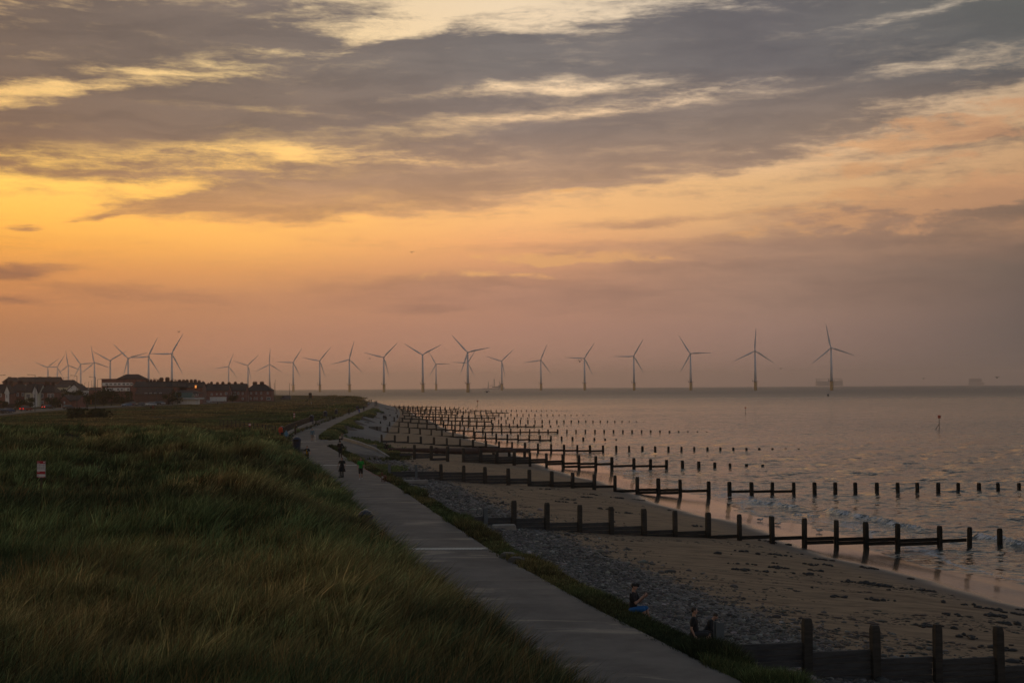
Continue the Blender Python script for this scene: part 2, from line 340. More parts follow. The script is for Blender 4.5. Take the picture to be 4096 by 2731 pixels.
# ================================================================== SETTING
# ---- sea: follows the earth's curve, so it ends at its real horizon
RE = 7.4e6
def sea_mat():
    m, q, b = new_mat('sea water')
    geo = q.new('ShaderNodeNewGeometry'); pos = geo.outputs['Position']
    foam = q.new('ShaderNodeAttribute', attribute_name='foam').outputs['Fac']
    dist = q.new('ShaderNodeVectorMath', operation='LENGTH'); q.link(pos, dist.inputs[0]); dist = dist.outputs['Value']
    n3 = q.noise(q.mapping(pos, scale=(.0025, .007, 1)), 1.0, 4, .55)
    def nv(scale, rot, det, k):
        n = q.new('ShaderNodeTexNoise'); n.inputs['Detail'].default_value = det; n.inputs['Roughness'].default_value = .62; q.link(q.mapping(pos, scale=scale, rot=(0, 0, rot)), n.inputs['Vector']); n.inputs['Scale'].default_value = 1
        s_ = q.new('ShaderNodeVectorMath', operation='SUBTRACT'); q.link(n.outputs['Color'], s_.inputs[0]); s_.inputs[1].default_value = (.5, .5, .5)
        m_ = q.new('ShaderNodeVectorMath', operation='SCALE'); q.link(s_.outputs[0], m_.inputs[0]); q.put(k, m_.inputs['Scale']); return m_.outputs[0]
    amp = q.m('MULTIPLY', q.smooth(n3, .35, .6, .55, 1.0), q.smooth(dist, 60, 140, .5, 1.0))
    va = nv((.9, 2.2, 1), .2, 5, q.m('MULTIPLY', amp, 2.0)); vb = nv((.16, .42, 1), .15, 4, q.m('MULTIPLY', amp, 1.1))
    v1 = q.new('ShaderNodeVectorMath', operation='ADD'); q.link(va, v1.inputs[0]); q.link(vb, v1.inputs[1])
    v2 = q.new('ShaderNodeVectorMath', operation='MULTIPLY'); q.link(v1.outputs[0], v2.inputs[0]); v2.inputs[1].default_value = (1, 1, 0)
    v3 = q.new('ShaderNodeVectorMath', operation='ADD'); q.link(v2.outputs[0], v3.inputs[0]); q.link(geo.outputs['Normal'], v3.inputs[1])
    v4 = q.new('ShaderNodeVectorMath', operation='NORMALIZE'); q.link(v3.outputs[0], v4.inputs[0]); q.link(v4.outputs[0], b.inputs['Normal'])
    fn_ = q.noise(q.mapping(pos, scale=(2.6, 4.5, 1)), 1.0, 6, .75, .6)
    fmask = q.smooth(q.m('ADD', q.m('MULTIPLY', foam, 1.25), q.m('MULTIPLY', q.m('SUBTRACT', fn_, .5), 3.0)), .45, .95)
    c = q.mix(fmask, (.035, .042, .042), (.58, .60, .64)); q.link(c, b.inputs['Base Color'])
    q.link(q.m('MAXIMUM', q.m('MULTIPLY', fmask, .9), q.smooth(dist, 120, 2200, .08, .42)), b.inputs['Roughness']); b.inputs['IOR'].default_value = 1.333
    return m
rows = 1/np.linspace(1/52., 1/15500., 620)
us = np.concatenate([np.linspace(-1.3, -.42, 24), np.linspace(-.41, .44, 620), np.linspace(.46, 1.5, 26)])
Ug, Yg = np.meshgrid(us, rows); Xg = Ug*Yg
dep = -beach_z(Xg, Yg); nearf = 1-sst(Yg, 180, 700)
sea_amp = np.clip(dep, .02, .9)/.9
ph = lambda kx, ky, p: np.sin(Xg*kx+Yg*ky+p+3*fbm(Xg*.02, Yg*.02, 2))
wavez = (.05*ph(.9, .9, 0)+.06*ph(.55, .25, 1.3)+.04*ph(.3, 1.2, 2)+.18*fbm(Xg*.4, Yg*.4, 3))*nearf*(.25+.75*sea_amp)
foam = np.zeros_like(Xg)
def breaker(p0, p1, hgt, wid, tail):   # px of crest ends
    global wavez, foam
    a = at_z(*p0, 0); b_ = at_z(*p1, 0); d = np.array([b_.x-a.x, b_.y-a.y]); L = np.hypot(*d); d /= L; nn = np.array([-d[1], d[0]])
    if nn[0] < 0: nn = -nn     # seaward
    t = ((Xg-a.x)*d[0]+(Yg-a.y)*d[1])/L; s_ = (Xg-a.x)*nn[0]+(Yg-a.y)*nn[1]
    s_ = s_+wid*.8*vn(t*9, t*0+3)+wid*.5*np.sin(t*3.1)
    env = sst(t, -.02, .15)*(1-sst(t, .85, 1.05))
    hgt *= .55; wid *= .8
    wavez = wavez+env*hgt*np.exp(-(np.where(s_ > 0, s_/(wid*1.6), s_/(wid*.55)))**2)
    wavez = wavez+env*hgt*.35*np.exp(-(s_/(wid))**2)*vn(Xg*3.1, Yg*3.1)
    foam = np.maximum(foam, env*sst(s_, -wid*1.0, -wid*.5)*(1-sst(s_, -.1*wid, wid*.25))*(.62+.5*vn(Xg*1.6, Yg*1.6)))
    if tail: foam = np.maximum(foam, env*.5*sst(s_, -tail, -tail*.9)*(1-sst(s_, -wid, 0)))
breaker((2990, 2002), (3215, 2036), .5, .8, 0)
breaker((3290, 2036), (3720, 2126), .65, .9, 0)
breaker((3880, 2136), (4400, 2240), .7, 1.0, 0)
breaker((3170, 2056), (3290, 2066), .3, .6, 0)
breaker((2560, 1812), (2720, 1820), .35, .6, 0)
breaker((2340, 1780), (2480, 1790), .4, .7, 0)
breaker((2210, 1722), (2330, 1742), .35, .8, 0)
breaker((1980, 1655), (2060, 1668), .4, .9, 0)
breaker((2400, 1815), (2460, 1822), .3, .6, 0)
breaker((3410, 2118), (3560, 2135), .25, .5, 0)
# swash: thin lace of foam along the water's edge
edge = dep-.05-.09*fbm(Xg*.18, Yg*.18, 3)
foam = np.maximum(foam, (.42*sst(edge, -.03, .0)*(1-sst(edge, .04, .3))*(.55+1.2*vn(Xg*.09+5, Yg*.09))).clip(0, 1)*(1-sst(Yg, 500, 900)))
foam = np.maximum(foam, .55*np.exp(-((edge+.0)/.02)**2)*(Yg < 500))
Zg = wavez+.03*nearf-Yg**2*(1+Ug**2)/(2*RE)
grid_obj('sea', Xg, Yg, Zg, sea_mat(), {'foam': foam.ravel()}, label='calm grey-brown sea with small ripples reaching the hazy horizon', kind='structure')

# ---- beach
def beach_mat():
    m, q, b = new_mat('beach')
    geo = q.new('ShaderNodeNewGeometry'); pos = geo.outputs['Position']
    A = lambda n: q.new('ShaderNodeAttribute', attribute_name=n).outputs['Fac']
    wet, peb, con = A('wet'), A('pebble'), A('concrete')
    sand = q.mix(q.smooth(q.noise(q.mapping(pos, scale=(.5, 1.4, 1)), 1, 6, .65), .35, .7), (.29, .195, .115), (.15, .102, .064))
    red = q.smooth(q.noise(q.mapping(pos, scale=(.18, .7, 1)), 1, 7, .7, .6), .54, .66)
    sand = q.mix(q.m('MULTIPLY', q.m('MULTIPLY', red, .7), q.smooth(wet, .25, .0)), sand, (.075, .04, .026))
    sand = q.mix(q.smooth(wet, .1, .7), sand, (.085, .066, .052))
    vor = q.new('ShaderNodeTexVoronoi'); q.link(pos, vor.inputs[0]); vor.inputs['Scale'].default_value = 5.
    pc = q.mix(vor.outputs['Color'], (.07, .068, .066), (.20, .19, .18), 'MIX')
    pmask = q.smooth(q.m('ADD', peb, q.m('MULTIPLY', q.m('SUBTRACT', q.noise(pos, .8, 6, .7), .5), 1.1)), .42, .62)
    c = q.mix(pmask, sand, pc)
    cc = q.mix(q.noise(pos, .7, 6, .7), (.11, .105, .10), (.25, .235, .215)); c = q.mix(con, c, cc)
    q.link(c, b.inputs['Base Color'])
    wr = q.smooth(q.m('ADD', wet, q.m('MULTIPLY', q.m('SUBTRACT', q.noise(q.mapping(pos, scale=(.25, .25, 1)), 1, 3), .5), .25)), .45, .9, .9, .13)
    q.link(wr, b.inputs['Roughness']); q.link(q.mapr(wet, 0, 1, .25, 1.0), b.inputs['Specular IOR Level'])
    hb = q.m('ADD', q.m('MULTIPLY', vor.outputs['Distance'], q.m('MULTIPLY', pmask, .5)), q.m('MULTIPLY', q.noise(q.mapping(pos, scale=(2, 5, 1)), 1, 5, .7), .3))
    bm_ = q.new('ShaderNodeBump'); bm_.inputs['Distance'].default_value = .1; q.link(q.smooth(wet, .2, .75, .8, .03), bm_.inputs['Strength'])
    q.link(hb, bm_.inputs['Height']); q.link(bm_.outputs[0], b.inputs['Normal'])
    return m
rows = 1/np.linspace(1/14., 1/1280., 420)
ws = np.concatenate([[-.02, 0, .6, 1.1, 1.25, 1.4, 1.8, 2.4, 3, 3.1, 3.4, 3.7, 4.6, 5.6], np.linspace(6.6, 60, 190), np.linspace(63, 260, 30)])
Wg, Yg = np.meshgrid(ws, rows); Xg = xe(Yg)+Wg; Zg = beach_z(Xg, Yg)
tt = Wg/np.maximum(xw(Yg)-xe(Yg), 8)
wet = sst(tt+.10*vn(Yg*.05, Yg*0+2)+.04*vn(Yg*.2, Yg*0+5), .62, .87)
farf = sst(Yg, 225, 300)
pebw = (1-sst(tt, .15, .36+.06*np.exp(-((Yg-50)/30)**2)))*(1-farf*.5)
conc = np.where(farf > .5, (Wg > 1.3)*(Wg < 9.2), (Wg > 1.3)*(Wg < 2.7)).astype(float)
Zg = Zg+np.where(pebw > .3, .05*fbm(Xg*2.5, Yg*2.5, 3), 0)*(Wg > 4)
grid_obj('beach', Xg, Yg, Zg, beach_mat(), {'wet': wet.ravel(), 'pebble': pebw.ravel(), 'concrete': conc.ravel()}, label='brown sandy beach with pebble bank and wet sand by the water', kind='structure')

# ---- promenade
def prom_mat():
    m, q, b = new_mat('promenade concrete')
    pos = q.new('ShaderNodeNewGeometry').outputs['Position']
    c = q.mix(q.smooth(q.noise(pos, .5, 7, .65), .3, .7), (.10, .09, .082), (.175, .156, .138))
    sandy = q.smooth(q.noise(q.mapping(pos, scale=(.22, .55, 1), rot=(0, 0, .5)), 1, 6, .62, .8), .55, .68)
    c = q.mix(q.m('MULTIPLY', sandy, .75), c, (.34, .285, .22))
    c = q.mix(q.smooth(q.noise(pos, 14, 3, .6), .45, .75, 0, .35), c, (.1, .09, .08))
    q.link(c, b.inputs['Base Color']); b.inputs['Roughness'].default_value = .85; b.inputs['Specular IOR Level'].default_value = .3
    bm_ = q.new('ShaderNodeBump'); bm_.inputs['Strength'].default_value = .4; bm_.inputs['Distance'].default_value = .01; q.link(q.noise(pos, 30, 4), bm_.inputs['Height']); q.link(bm_.outputs[0], b.inputs['Normal'])
    return m
PM = prom_mat()
py_ = np.concatenate([np.arange(-25, 60, 1.), np.arange(60, 400, 2.), np.arange(400, 800, 5.)])
pc = np.array([[-.0, -.3], [0, .0], [.02, .0], [.5, .02], [.98, .0], [1, .0], [1, -.35]])
Xp = np.stack([xl(py_)+k*PW for k, _ in pc], 1); Yp = np.repeat(py_[:, None], len(pc), 1); Zp = np.stack([4.5+h+0*py_ for _, h in pc], 1)
grid_obj('promenade', Xp, Yp, Zp, PM, smooth=False, label='grey concrete promenade curving along the dunes', kind='structure')
# ---- dune ground
def ground_mat():
    m, q, b = new_mat('dune ground')
    pos = q.new('ShaderNodeNewGeometry').outputs['Position']
    a = q.noise(q.mapping(pos, scale=(.035, .02, 1)), 1, 7, .68, .5)
    c = q.ramp(a, [(0, (.030, .036, .014)), (.42, (.045, .047, .018)), (.52, (.10, .077, .030)), (.62, (.17, .115, .050)), (1, (.13, .09, .04))])
    fine = q.noise(q.mapping(pos, scale=(.5, .5, 1)), 1, 6, .75)
    c = q.mix(q.smooth(fine, .35, .7), g_dark(q, c), c); q.link(c, b.inputs['Base Color'])
    b.inputs['Roughness'].default_value = 1; b.inputs['Specular IOR Level'].default_value = .1
    bm_ = q.new('ShaderNodeBump'); bm_.inputs['Strength'].default_value = 1; bm_.inputs['Distance'].default_value = .5; q.link(fine, bm_.inputs['Height']); q.link(bm_.outputs[0], b.inputs['Normal'])
    return m
def g_dark(q, c): return q.mix(1.0, c, (.45, .5, .45), 'MULTIPLY')
rows = np.concatenate([np.arange(-25, 20, 3.), 1/np.linspace(1/20., 1/1280., 420)])
ss = np.concatenate([[0, .3, .8, 1.5, 2.5], np.geomspace(3.5, 60, 110), np.geomspace(62, 900, 120)])
Sg, Yg = np.meshgrid(ss, rows); Xg = xl(Yg)-Sg; Zg = dune_z(Xg, Yg)
grid_obj('dune_ground', Xg, Yg, Zg, ground_mat(), label='uneven dune ground with dry grassland reaching the road', kind='structure')
# road
asph = mat('asphalt', (.06, .058, .055), .8, c2=(.045, .044, .042)); kerbm = mat('kerb stone', (.26, .25, .23), .9)
def strip(name, pts, off0, off1, z0, m, th=.12, **k):
    mb = MB(); P = [Vector((p.x, p.y, 0)) for p in pts]; L = []
    for i, p in enumerate(P):
        t = (P[min(i+1, len(P)-1)]-P[max(i-1, 0)]).normalized(); n = Vector((-t.y, t.x, 0)); L.append((p+n*off0, p+n*off1))
    vs = []
    for a, b in L: vs += [(a.x, a.y, z0), (b.x, b.y, z0), (b.x, b.y, z0-th), (a.x, a.y, z0-th)]
    fs = []
    for i in range(len(L)-1):
        for e in range(4): fs.append((i*4+e, i*4+(e+1) % 4, i*4+4+(e+1) % 4, i*4+4+e))
    fs += [(0, 1, 2, 3), ((len(L)-1)*4+3, (len(L)-1)*4+2, (len(L)-1)*4+1, (len(L)-1)*4)]
    mb.quadset(vs, fs); return mb.build(name, m, **k)
strip('road', ROAD, -4.2, 4.2, 5.02, asph, label='dark asphalt coast road in front of the houses', kind='structure')
strip('pavement', ROAD, 4.25, 6.8, 5.13, kerbm, th=.3, label='pavement between the road and the houses', kind='structure')
strip('kerb', ROAD, -4.45, -4.22, 5.12, kerbm, th=.3, label='pale kerb on the grass side of the road', kind='structure')
# ---- air
def haze():
    mb = MB(); mb.box2((-9000, -400, -36), (9000, 16500, 150)); m = bpy.data.materials.new('haze'); m.use_nodes = True
    q = NG(m.node_tree); q.n.clear(); o = q.new('ShaderNodeOutputMaterial'); v = q.new('ShaderNodeVolumePrincipled')
    v.inputs['Color'].default_value = (.93, .86, .84, 1); v.inputs['Density'].default_value = HAZE; v.inputs['Anisotropy'].default_value = .72
    q.link(v.outputs[0], o.inputs['Volume'])
    mb.build('haze', m, label='thin sea haze lying over the whole bay', kind='stuff')
HAZE = .0001
#HAZECALL


# ================================================================== LARGE STRUCTURES
# ---- wind turbines
white = mat('turbine paint', (.50, .57, .64), .5, var=.2, c2=(.45, .51, .58)); yellow = mat('yellow transition piece', (.42, .26, .06), .6)
dkst = mat('dark steel', (.06, .065, .07), .6)
def blade_mesh():
    mb = MB(); n = 12; rings = []; R = 46.5
    for t in np.linspace(0, 1, 22):
        z = 1.2+t*(R-1.2)
        ch = np.interp(t, [0, .04, .2, .28, .6, .9, .98, 1], [1.9, 1.9, 3.5, 3.3, 2.0, 1.0, .6, .15])
        th = np.interp(t, [0, .04, .2, .5, 1], [1.9, 1.8, .9, .5, .06]); bend = -2.4*t*t; tw = math.radians(np.interp(t, [0, .2, 1], [22, 16, 0]))
        off = np.interp(t, [0, .04, .2, 1], [0, 0, .55, .25])
        r = []
        for k in range(n):
            a = 2*math.pi*k/n; x = math.cos(a)*ch/2-off; y = math.sin(a)*th/2*(1-.3*math.cos(a)); r.append((x*math.cos(tw)-y*math.sin(tw), x*math.sin(tw)+y*math.cos(tw)+bend, z))
        rings.append(r)
    vs = [v for r in rings for v in r]; fs = [(i*n+k, i*n+(k+1) % n, (i+1)*n+(k+1) % n, (i+1)*n+k) for i in range(21) for k in range(n)]
    fs += [tuple(range(n-1, -1, -1)), tuple(range(21*n, 22*n))]; mb.quadset(vs, fs); return mb
def turbine():
    r = empty('wind_turbine')
    t = MB(); t.tube([(0, 0, 18), (0, 0, 40), (0, 0, 78.6)], [2.6, 2.2, 1.35], 20); t.build('tower', white, r, smooth=True)
    t = MB(); t.tube([(0, 0, -9), (0, 0, 17.9)], [2.9, 2.75], 20); tp = t.build('transition_piece', yellow, r, smooth=True)
    t = MB(); t.tube([(0, 0, 17.6), (0, 0, 18.0)], [6.2, 6.2], 16)
    for k in range(16):
        a = k*math.pi/8; t.tube([(6*math.cos(a), 6*math.sin(a), 18), (6*math.cos(a), 6*math.sin(a), 19.3)], .09, 5)
    t.tube([(6*math.cos(k*math.pi/8), 6*math.sin(k*math.pi/8), 19.3) for k in range(17)], .1, 5)
    t.tube([(-5, 0, 18), (-5, 0, 21.5), (-7.6, 0, 23.5)], .22, 6); t.build('platform', dkst, tp)
    t = MB(); t.box((3.4, 0, 8), (.5, 1.6, 17)); t.build('boat_landing', dkst, tp)
    n = MB(); n.box((0, 2.2, 80.2), (3.5, 9.5, 3.3)); n.build('nacelle', white, r, bevel=.4)
    h = MB(); h.ball((0, -3.7, 80.2), (1.7, 2.2, 1.7)); h.build('hub', white, r, smooth=True)
    me = blade_mesh().build('blade', white, r, smooth=True); bl = [me]
    for k in range(2): b = me.copy(); COL.objects.link(b); b.parent = r; bl.append(b)
    for b in bl: b.location = (0, -3.7, 80.2)
    return r
TB = [ # hub px, hub py, tip dx, tip dy(up +), R px, label
 (191, 1469, -208, 87, 57, 'farthest small wind turbine at the far left end of the row'),
 (229.6, 1467.5, 125, 198, 60, 'wind turbine second from left, one blade pointing up right, partly behind roofs'),
 (273.5, 1461.6, -36, 249, 64, 'wind turbine third from left with one blade almost straight up'),
 (323, 1456.5, -148, 217, 67, 'wind turbine fourth from left, just above the white gabled house'),
 (378, 1450, -50, 275, 71, 'wind turbine fifth from left with its upright blade leaning slightly left'),
 (441, 1442, -260, 150, 76, 'wind turbine in a Y pose left of the flat roofed block'),
 (512.8, 1433, -220, 218, 79, 'wind turbine rising behind the tall hipped roof of the brick block'),
 (594.4, 1426, 150, 297, 84, 'wind turbine second largest of the left group above the chimney rows'),
 (687.5, 1414.7, 183, 306, 90.5, 'largest wind turbine of the left group, level blade pointing left'),
 (914.5, 1465.7, 82, 201, 55.6, 'small wind turbine above the skylights of the long brick terrace'),
 (991.8, 1461, 167, 153, 58, 'wind turbine above the left chimney of the end brick house'),
 (1078.3, 1456.5, 13, 240, 61.5, 'wind turbine just right of the end brick house, blade straight up'),
 (1172.7, 1449.6, 138, 210, 65, 'wind turbine above the parked van and single lamp column'),
 (1278.8, 1442.8, 175, 203, 69.5, 'wind turbine directly right of the dark board on the dunes'),
 (1397.4, 1437.7, 79, 283, 75, 'wind turbine above the tall dune ridge, blade pointing steeply up'),
 (1535, 1429, 218, 223, 79.7, 'wind turbine standing over the far end of the groynes'),
 (1690.5, 1418.8, -215, 136, 86, 'large wind turbine in a Y pose with its lower blade hidden by the tower'),
 (1744, 1456, -80, 140, 58, 'small far wind turbine right behind the large Y posed turbine'),
 (1870.7, 1409, -183, 207, 93, 'tallest middle wind turbine with a blade leaning up left'),
 (1872, 1451, -187, 10, 60, 'faint far wind turbine hidden behind the tallest middle turbine'),
 (2006.8, 1444, -182, 58, 65, 'wind turbine with the grey ship beside its tower'),
 (2163, 1440.5, 80, 189, 69, 'wind turbine first to the right of the grey ship'),
 (2337.6, 1433, 76, 113, 74.7, 'fifth wind turbine from the right end of the row'),
 (2535, 1424.7, 73, 126, 79, 'fourth wind turbine from the right end of the row'),
 (2761.6, 1414, -80, 132, 84.5, 'third wind turbine from the right, one blade level to the right'),
 (3019.8, 1403, 12, 165, 91.5, 'second wind turbine from the right, upright blade with two drooping'),
 (3324, 1391, -32, 177, 98.5, 'rightmost and largest wind turbine, in front of the faint platform')]
T0 = turbine()
TS = [T0]+[copy_tree(T0) for _ in TB[1:]]
for (hx, hy, dx, dy, R, lab), t in zip(TB, TS):
    D = 46.5*F/R*.985; p = at_y(hx, hy, D)
    az = math.atan2(p.x, p.y); yaw = -az+math.radians(-10 if hx < 800 else -4)
    t.location = (p.x, p.y, -D*D/(2*RE)); t.rotation_euler = (0, 0, yaw)
    sc = (p.z+D*D/(2*RE))/80.2; t.scale = (1, 1, sc) if abs(sc-1) < .12 else (sc,)*3
    b0 = math.atan2(dx, dy)
    for k, b in enumerate([c for c in t.children if c.name.startswith('blade')]): b.rotation_euler = (0, b0+k*2*math.pi/3, 0)
    tag(t, lab, 'wind turbine', 'offshore wind turbines in the bay')

# ---- timber groynes
def wood(name, c, c2, al=None):
    m, q, b = new_mat(name); pos = q.new('ShaderNodeNewGeometry').outputs['Position']
    n = q.noise(q.mapping(pos, scale=(1.2, 1.2, 9)), 1, 6, .7); cc = q.mix(q.smooth(n, .3, .7), c, c2)
    z = q.new('ShaderNodeSeparateXYZ'); q.link(pos, z.inputs[0])
    wetz = q.smooth(q.m('ADD', z.outputs[2], q.m('MULTIPLY', q.m('SUBTRACT', q.noise(pos, .6, 3), .5), .8)), 1.0, 2.6)
    cc = q.mix(wetz, (.012, .012, .010), cc); q.link(cc, b.inputs['Base Color']); b.inputs['Roughness'].default_value = .85; b.inputs['Specular IOR Level'].default_value = .2
    bm_ = q.new('ShaderNodeBump'); bm_.inputs['Strength'].default_value = .6; bm_.inputs['Distance'].default_value = .03; q.link(n, bm_.inputs['Height']); q.link(bm_.outputs[0], b.inputs['Normal'])
    return m
POST = wood('weathered post', (.055, .05, .043), (.03, .028, .025)); PLANK = wood('weathered plank', (.075, .075, .075), (.04, .041, .042)); STEEL = mat('galvanised steel', (.11, .13, .14), .5, metal=.4)
def ch_(z): return z
def groyne(p0, p1, posts, tops, bays, label, gap=True, hposts=0, thick=.30, board=.30):
    """p0,p1 = (px,py,z) of the foot line; posts = px list; tops = (px,py) list; bays = (px0,px1,topdz or pytop pair,bottom,nboards)"""
    a = at_z(*p0); b = at_z(*p1); d = Vector((b.x-a.x, b.y-a.y, 0)).normalized(); nn = Vector((-d.y, d.x, 0)); rz = math.atan2(d.y, d.x)
    def hit(px, py):
        r = ray(px, py); o = Vector((0, 0, H)); t = (Vector((a.x, a.y, 0))-o).dot(nn)/r.dot(nn) if abs(r.dot(nn)) > 1e-9 else 0
        return o+r*t
    e = empty('groyne', (a.x, a.y, p0[2]), rz, label=label, cat='groyne', group='timber groynes running from the promenade into the sea')
    inv = Matrix.Translation(e.location) @ Matrix.Rotation(rz, 4, 'Z'); inv = inv.inverted()
    tx = [t[0] for t in tops]; ty = [t[1] for t in tops]; rnd = random.Random(int(p0[0]))
    for i, px in enumerate(posts):
        w = hit(px, np.interp(px, tx, ty)); zt = w.z
        g0 = min(float(beach_z(np.array([w.x]), np.array([w.y]))[0]), 2.9)
        l = inv @ Vector((w.x, w.y, 0)); zb = min(g0, 0)-.9 if w.x > xw(w.y) else g0-.7
        z1 = zt-p0[2]; z0 = zb-p0[2]; mb = MB()
        if i < hposts:
            for oy in (-.13, .13): mb.box((l.x, oy, (z0+z1)/2), (.26, .035, z1-z0))
            mb.box((l.x, 0, (z0+z1)/2), (.035, .225, z1-z0)); mb.build('post', STEEL, e)
            continue
        lean = rnd.uniform(-.05, .05); w_ = thick*rnd.uniform(.9, 1.12)
        q = w_/2; c = q*.75; vs = []
        for (zz, k, ox) in ((z0, 1, 0), (z1-.18, 1, lean*.9), (z1-.14, .97, lean), (z1, .80, lean)):
            for sx, sy in ((-1, -1), (1, -1), (1, 1), (-1, 1)): vs.append((l.x+ox+sx*q*k, sy*q*k, zz))
        mb.quadset(vs, [(3, 2, 1, 0), (12, 13, 14, 15)]+[(j*4+k, j*4+(k+1) % 4, j*4+4+(k+1) % 4, j*4+4+k) for j in range(3) for k in range(4)])
        mb.build('post', POST, e, bevel=.012 if w.y < 120 else 0)
    for (x0, x1, y0, y1, nb) in bays:      # a run of stacked boards between two pixel columns
        A = hit(x0, y0); B = hit(x1, y1); la = inv @ A; lb = inv @ B
        zt = (la.z+lb.z)/2; mb = MB()
        for k in range(nb):
            z = zt-board*k-board/2; o_ = .015*((k*7) % 3-1)
            mb.box(((la.x+lb.x)/2, .11+o_, z), (abs(lb.x-la.x), .12, board-.022))
        mb.build('plank_panel', PLANK, e)
    return e
# nearest, cut by the bottom right corner
groyne((2830, 2740, 2.5), (4300, 2862, .9), [2875, 3226, 3501, 3748, 3997, 4240], [(2875, 2486), (3226, 2471), (3501, 2498), (3748, 2495), (4240, 2512)],
       [(2780, 2875, 2571, 2573, 4), (2882, 3212, 2574, 2574, 4), (3242, 3486, 2602, 2602, 5), (3517, 3732, 2629, 2629, 5), (3764, 3982, 2631, 2631, 5), (4012, 4230, 2659, 2659, 4)],
       'nearest dark timber groyne, cut off by the bottom right corner', hposts=1, thick=.26, board=.2)
g2 = [1941, 2054, 2187, 2318, 2445, 2576, 2700, 2831, 2957, 3088, 3216, 3344, 3464, 3589, 3758, 3876, 3998]
groyne((1869, 2090, 3.0), (3998, 2181, 0), g2, [(1941, 2030), (2054, 2001), (2318, 2018), (2700, 2041), (3088, 2063), (3464, 2086), (3758, 2102), (3998, 2112)],
       [(1860, 1937, 2066, 2067, 2), (1946, 2045, 2068, 2070, 2), (2062, 2178, 2070, 2073, 3), (2196, 2310, 2088, 2089, 3), (2326, 2437, 2089, 2090, 3), (2453, 2568, 2104, 2104, 3), (2584, 2692, 2119, 2119, 2),
        (2708, 2822, 2122, 2124, 2), (2840, 2949, 2138, 2139, 1), (2965, 3080, 2140, 2141, 1), (3096, 3208, 2143, 2145, 1), (3224, 3336, 2145, 2147, 2), (3352, 3456, 2147, 2149, 2), (3472, 3581, 2149, 2151, 2), (3597, 3750, 2151, 2153, 2), (3766, 3868, 2154, 2154, 1)],
       'long timber groyne with tall posts reaching the small breaker, second nearest', hposts=1, thick=.30, board=.27)
g3 = [1557, 1664, 1765, 1854, 1941, 2034, 2117, 2206, 2289, 2376, 2459, 2548, 2634, 2721, 2834, 2918, 3007, 3088, 3174, 3258, 3341, 3422, 3507, 3591, 3669, 3752, 3832, 3916, 3993, 4075, 4160, 4240]
groyne((1557, 1902, 3.0), (4075, 1956, 0), g3, [(1557, 1856), (1664, 1858), (1765, 1855), (2034, 1872), (2288, 1889), (2548, 1906), (2834, 1924), (3007, 1927), (3258, 1928), (4240, 1931)],
       [(1560, 1661, 1885, 1885, 2), (1668, 1759, 1885, 1885, 3), (1771, 1849, 1887, 1888, 4), (1859, 1936, 1889, 1889, 4), (1946, 2029, 1900, 1900, 3), (2039, 2112, 1912, 1913, 2), (2122, 2201, 1922, 1924, 2), (2211, 2284, 1925, 1926, 2), (2294, 2371, 1927, 1928, 2),
        (2381, 2454, 1940, 1940, 1), (2464, 2543, 1957, 1958, 1), (2553, 2630, 1952, 1953, 2), (2639, 2716, 1953, 1955, 2), (2726, 2829, 1957, 1958, 1), (2922, 3003, 1959, 1960, 1), (3012, 3084, 1959, 1960, 1), (3092, 3170, 1959, 1960, 1)],
       'timber groyne whose row of bare posts runs out of frame on the right', hposts=2, thick=.32, board=.30)
g4 = [1657, 1725, 1790, 1853, 1923, 1987, 2056, 2120, 2186, 2253, 2316, 2383, 2447, 2535, 2601, 2665, 2730, 2795, 2859, 2920, 2985, 3051, 3116]
groyne((1640, 1822, 2.7), (3116, 1862, 0), g4, [(1657, 1778), (1790, 1785), (1853, 1791), (1923, 1800), (2056, 1801), (2120, 1807), (2253, 1816), (2447, 1827), (2601, 1835), (2730, 1841), (2859, 1848), (2920, 1852), (3116, 1859.5)],
       [(1600, 1654, 1812, 1812, 1), (1661, 1721, 1813, 1813, 2), (1730, 1787, 1813, 1814, 1), (1730, 1787, 1831, 1831, 1), (1858, 1918, 1815, 1816, 4), (1928, 1983, 1817, 1817, 4), (1992, 2052, 1825, 1825, 3), (2061, 2116, 1826, 1827, 3), (2125, 2182, 1833, 1834, 2), (2191, 2249, 1840, 1841, 2),
        (2257, 2312, 1848, 1848, 1), (2257, 2312, 1861, 1861, 1), (2320, 2379, 1849, 1850, 1), (2320, 2379, 1862, 1862, 1), (2387, 2443, 1851, 1851, 1), (2452, 2531, 1858, 1859, 1), (2540, 2597, 1859, 1859, 1), (2606, 2662, 1860, 1860, 1)],
       'timber groyne running in front of the rusty outfall pipe', thick=.34, board=.34)
def far_groyne(a, b, x0, step, tops, runs, label, th=.34):
    posts = list(np.arange(x0, b[0]+1, step)); bays = []
    ry = lambda px: np.interp(px, [t[0] for t in tops], [t[1] for t in tops])
    for (r0, r1, frac) in runs:      # planks topping out at a fraction of the way from foot to post top
        ps = [p for p in posts if r0-1 <= p <= r1+1]; ps = ([r0] if not ps or ps[0]-r0 > step*.4 else [])+ps
        for u, v in zip(ps, ps[1:]):
            f = lambda px: np.interp(px, [t[0] for t in frac], [t[1] for t in frac])
            bays.append((u+.5, v-.5, f(u)-1.2, f(v)-1.2, 1))
    return groyne(a, b, posts, tops, bays, label, thick=th, board=.36)
far_groyne((1507, 1763, 2.6), (3278, 1795, 0), 1527, 52.1, [(1527, 1737), (1738, 1748), (2004, 1764), (2236, 1777), (2550, 1783), (2863, 1788), (3278, 1794)], [(1507, 2440, [(1527,1760),(1738,1776),(1951,1786),(2163,1797),(2392,1801)])], 'timber groyne immediately behind the rusty outfall pipe')
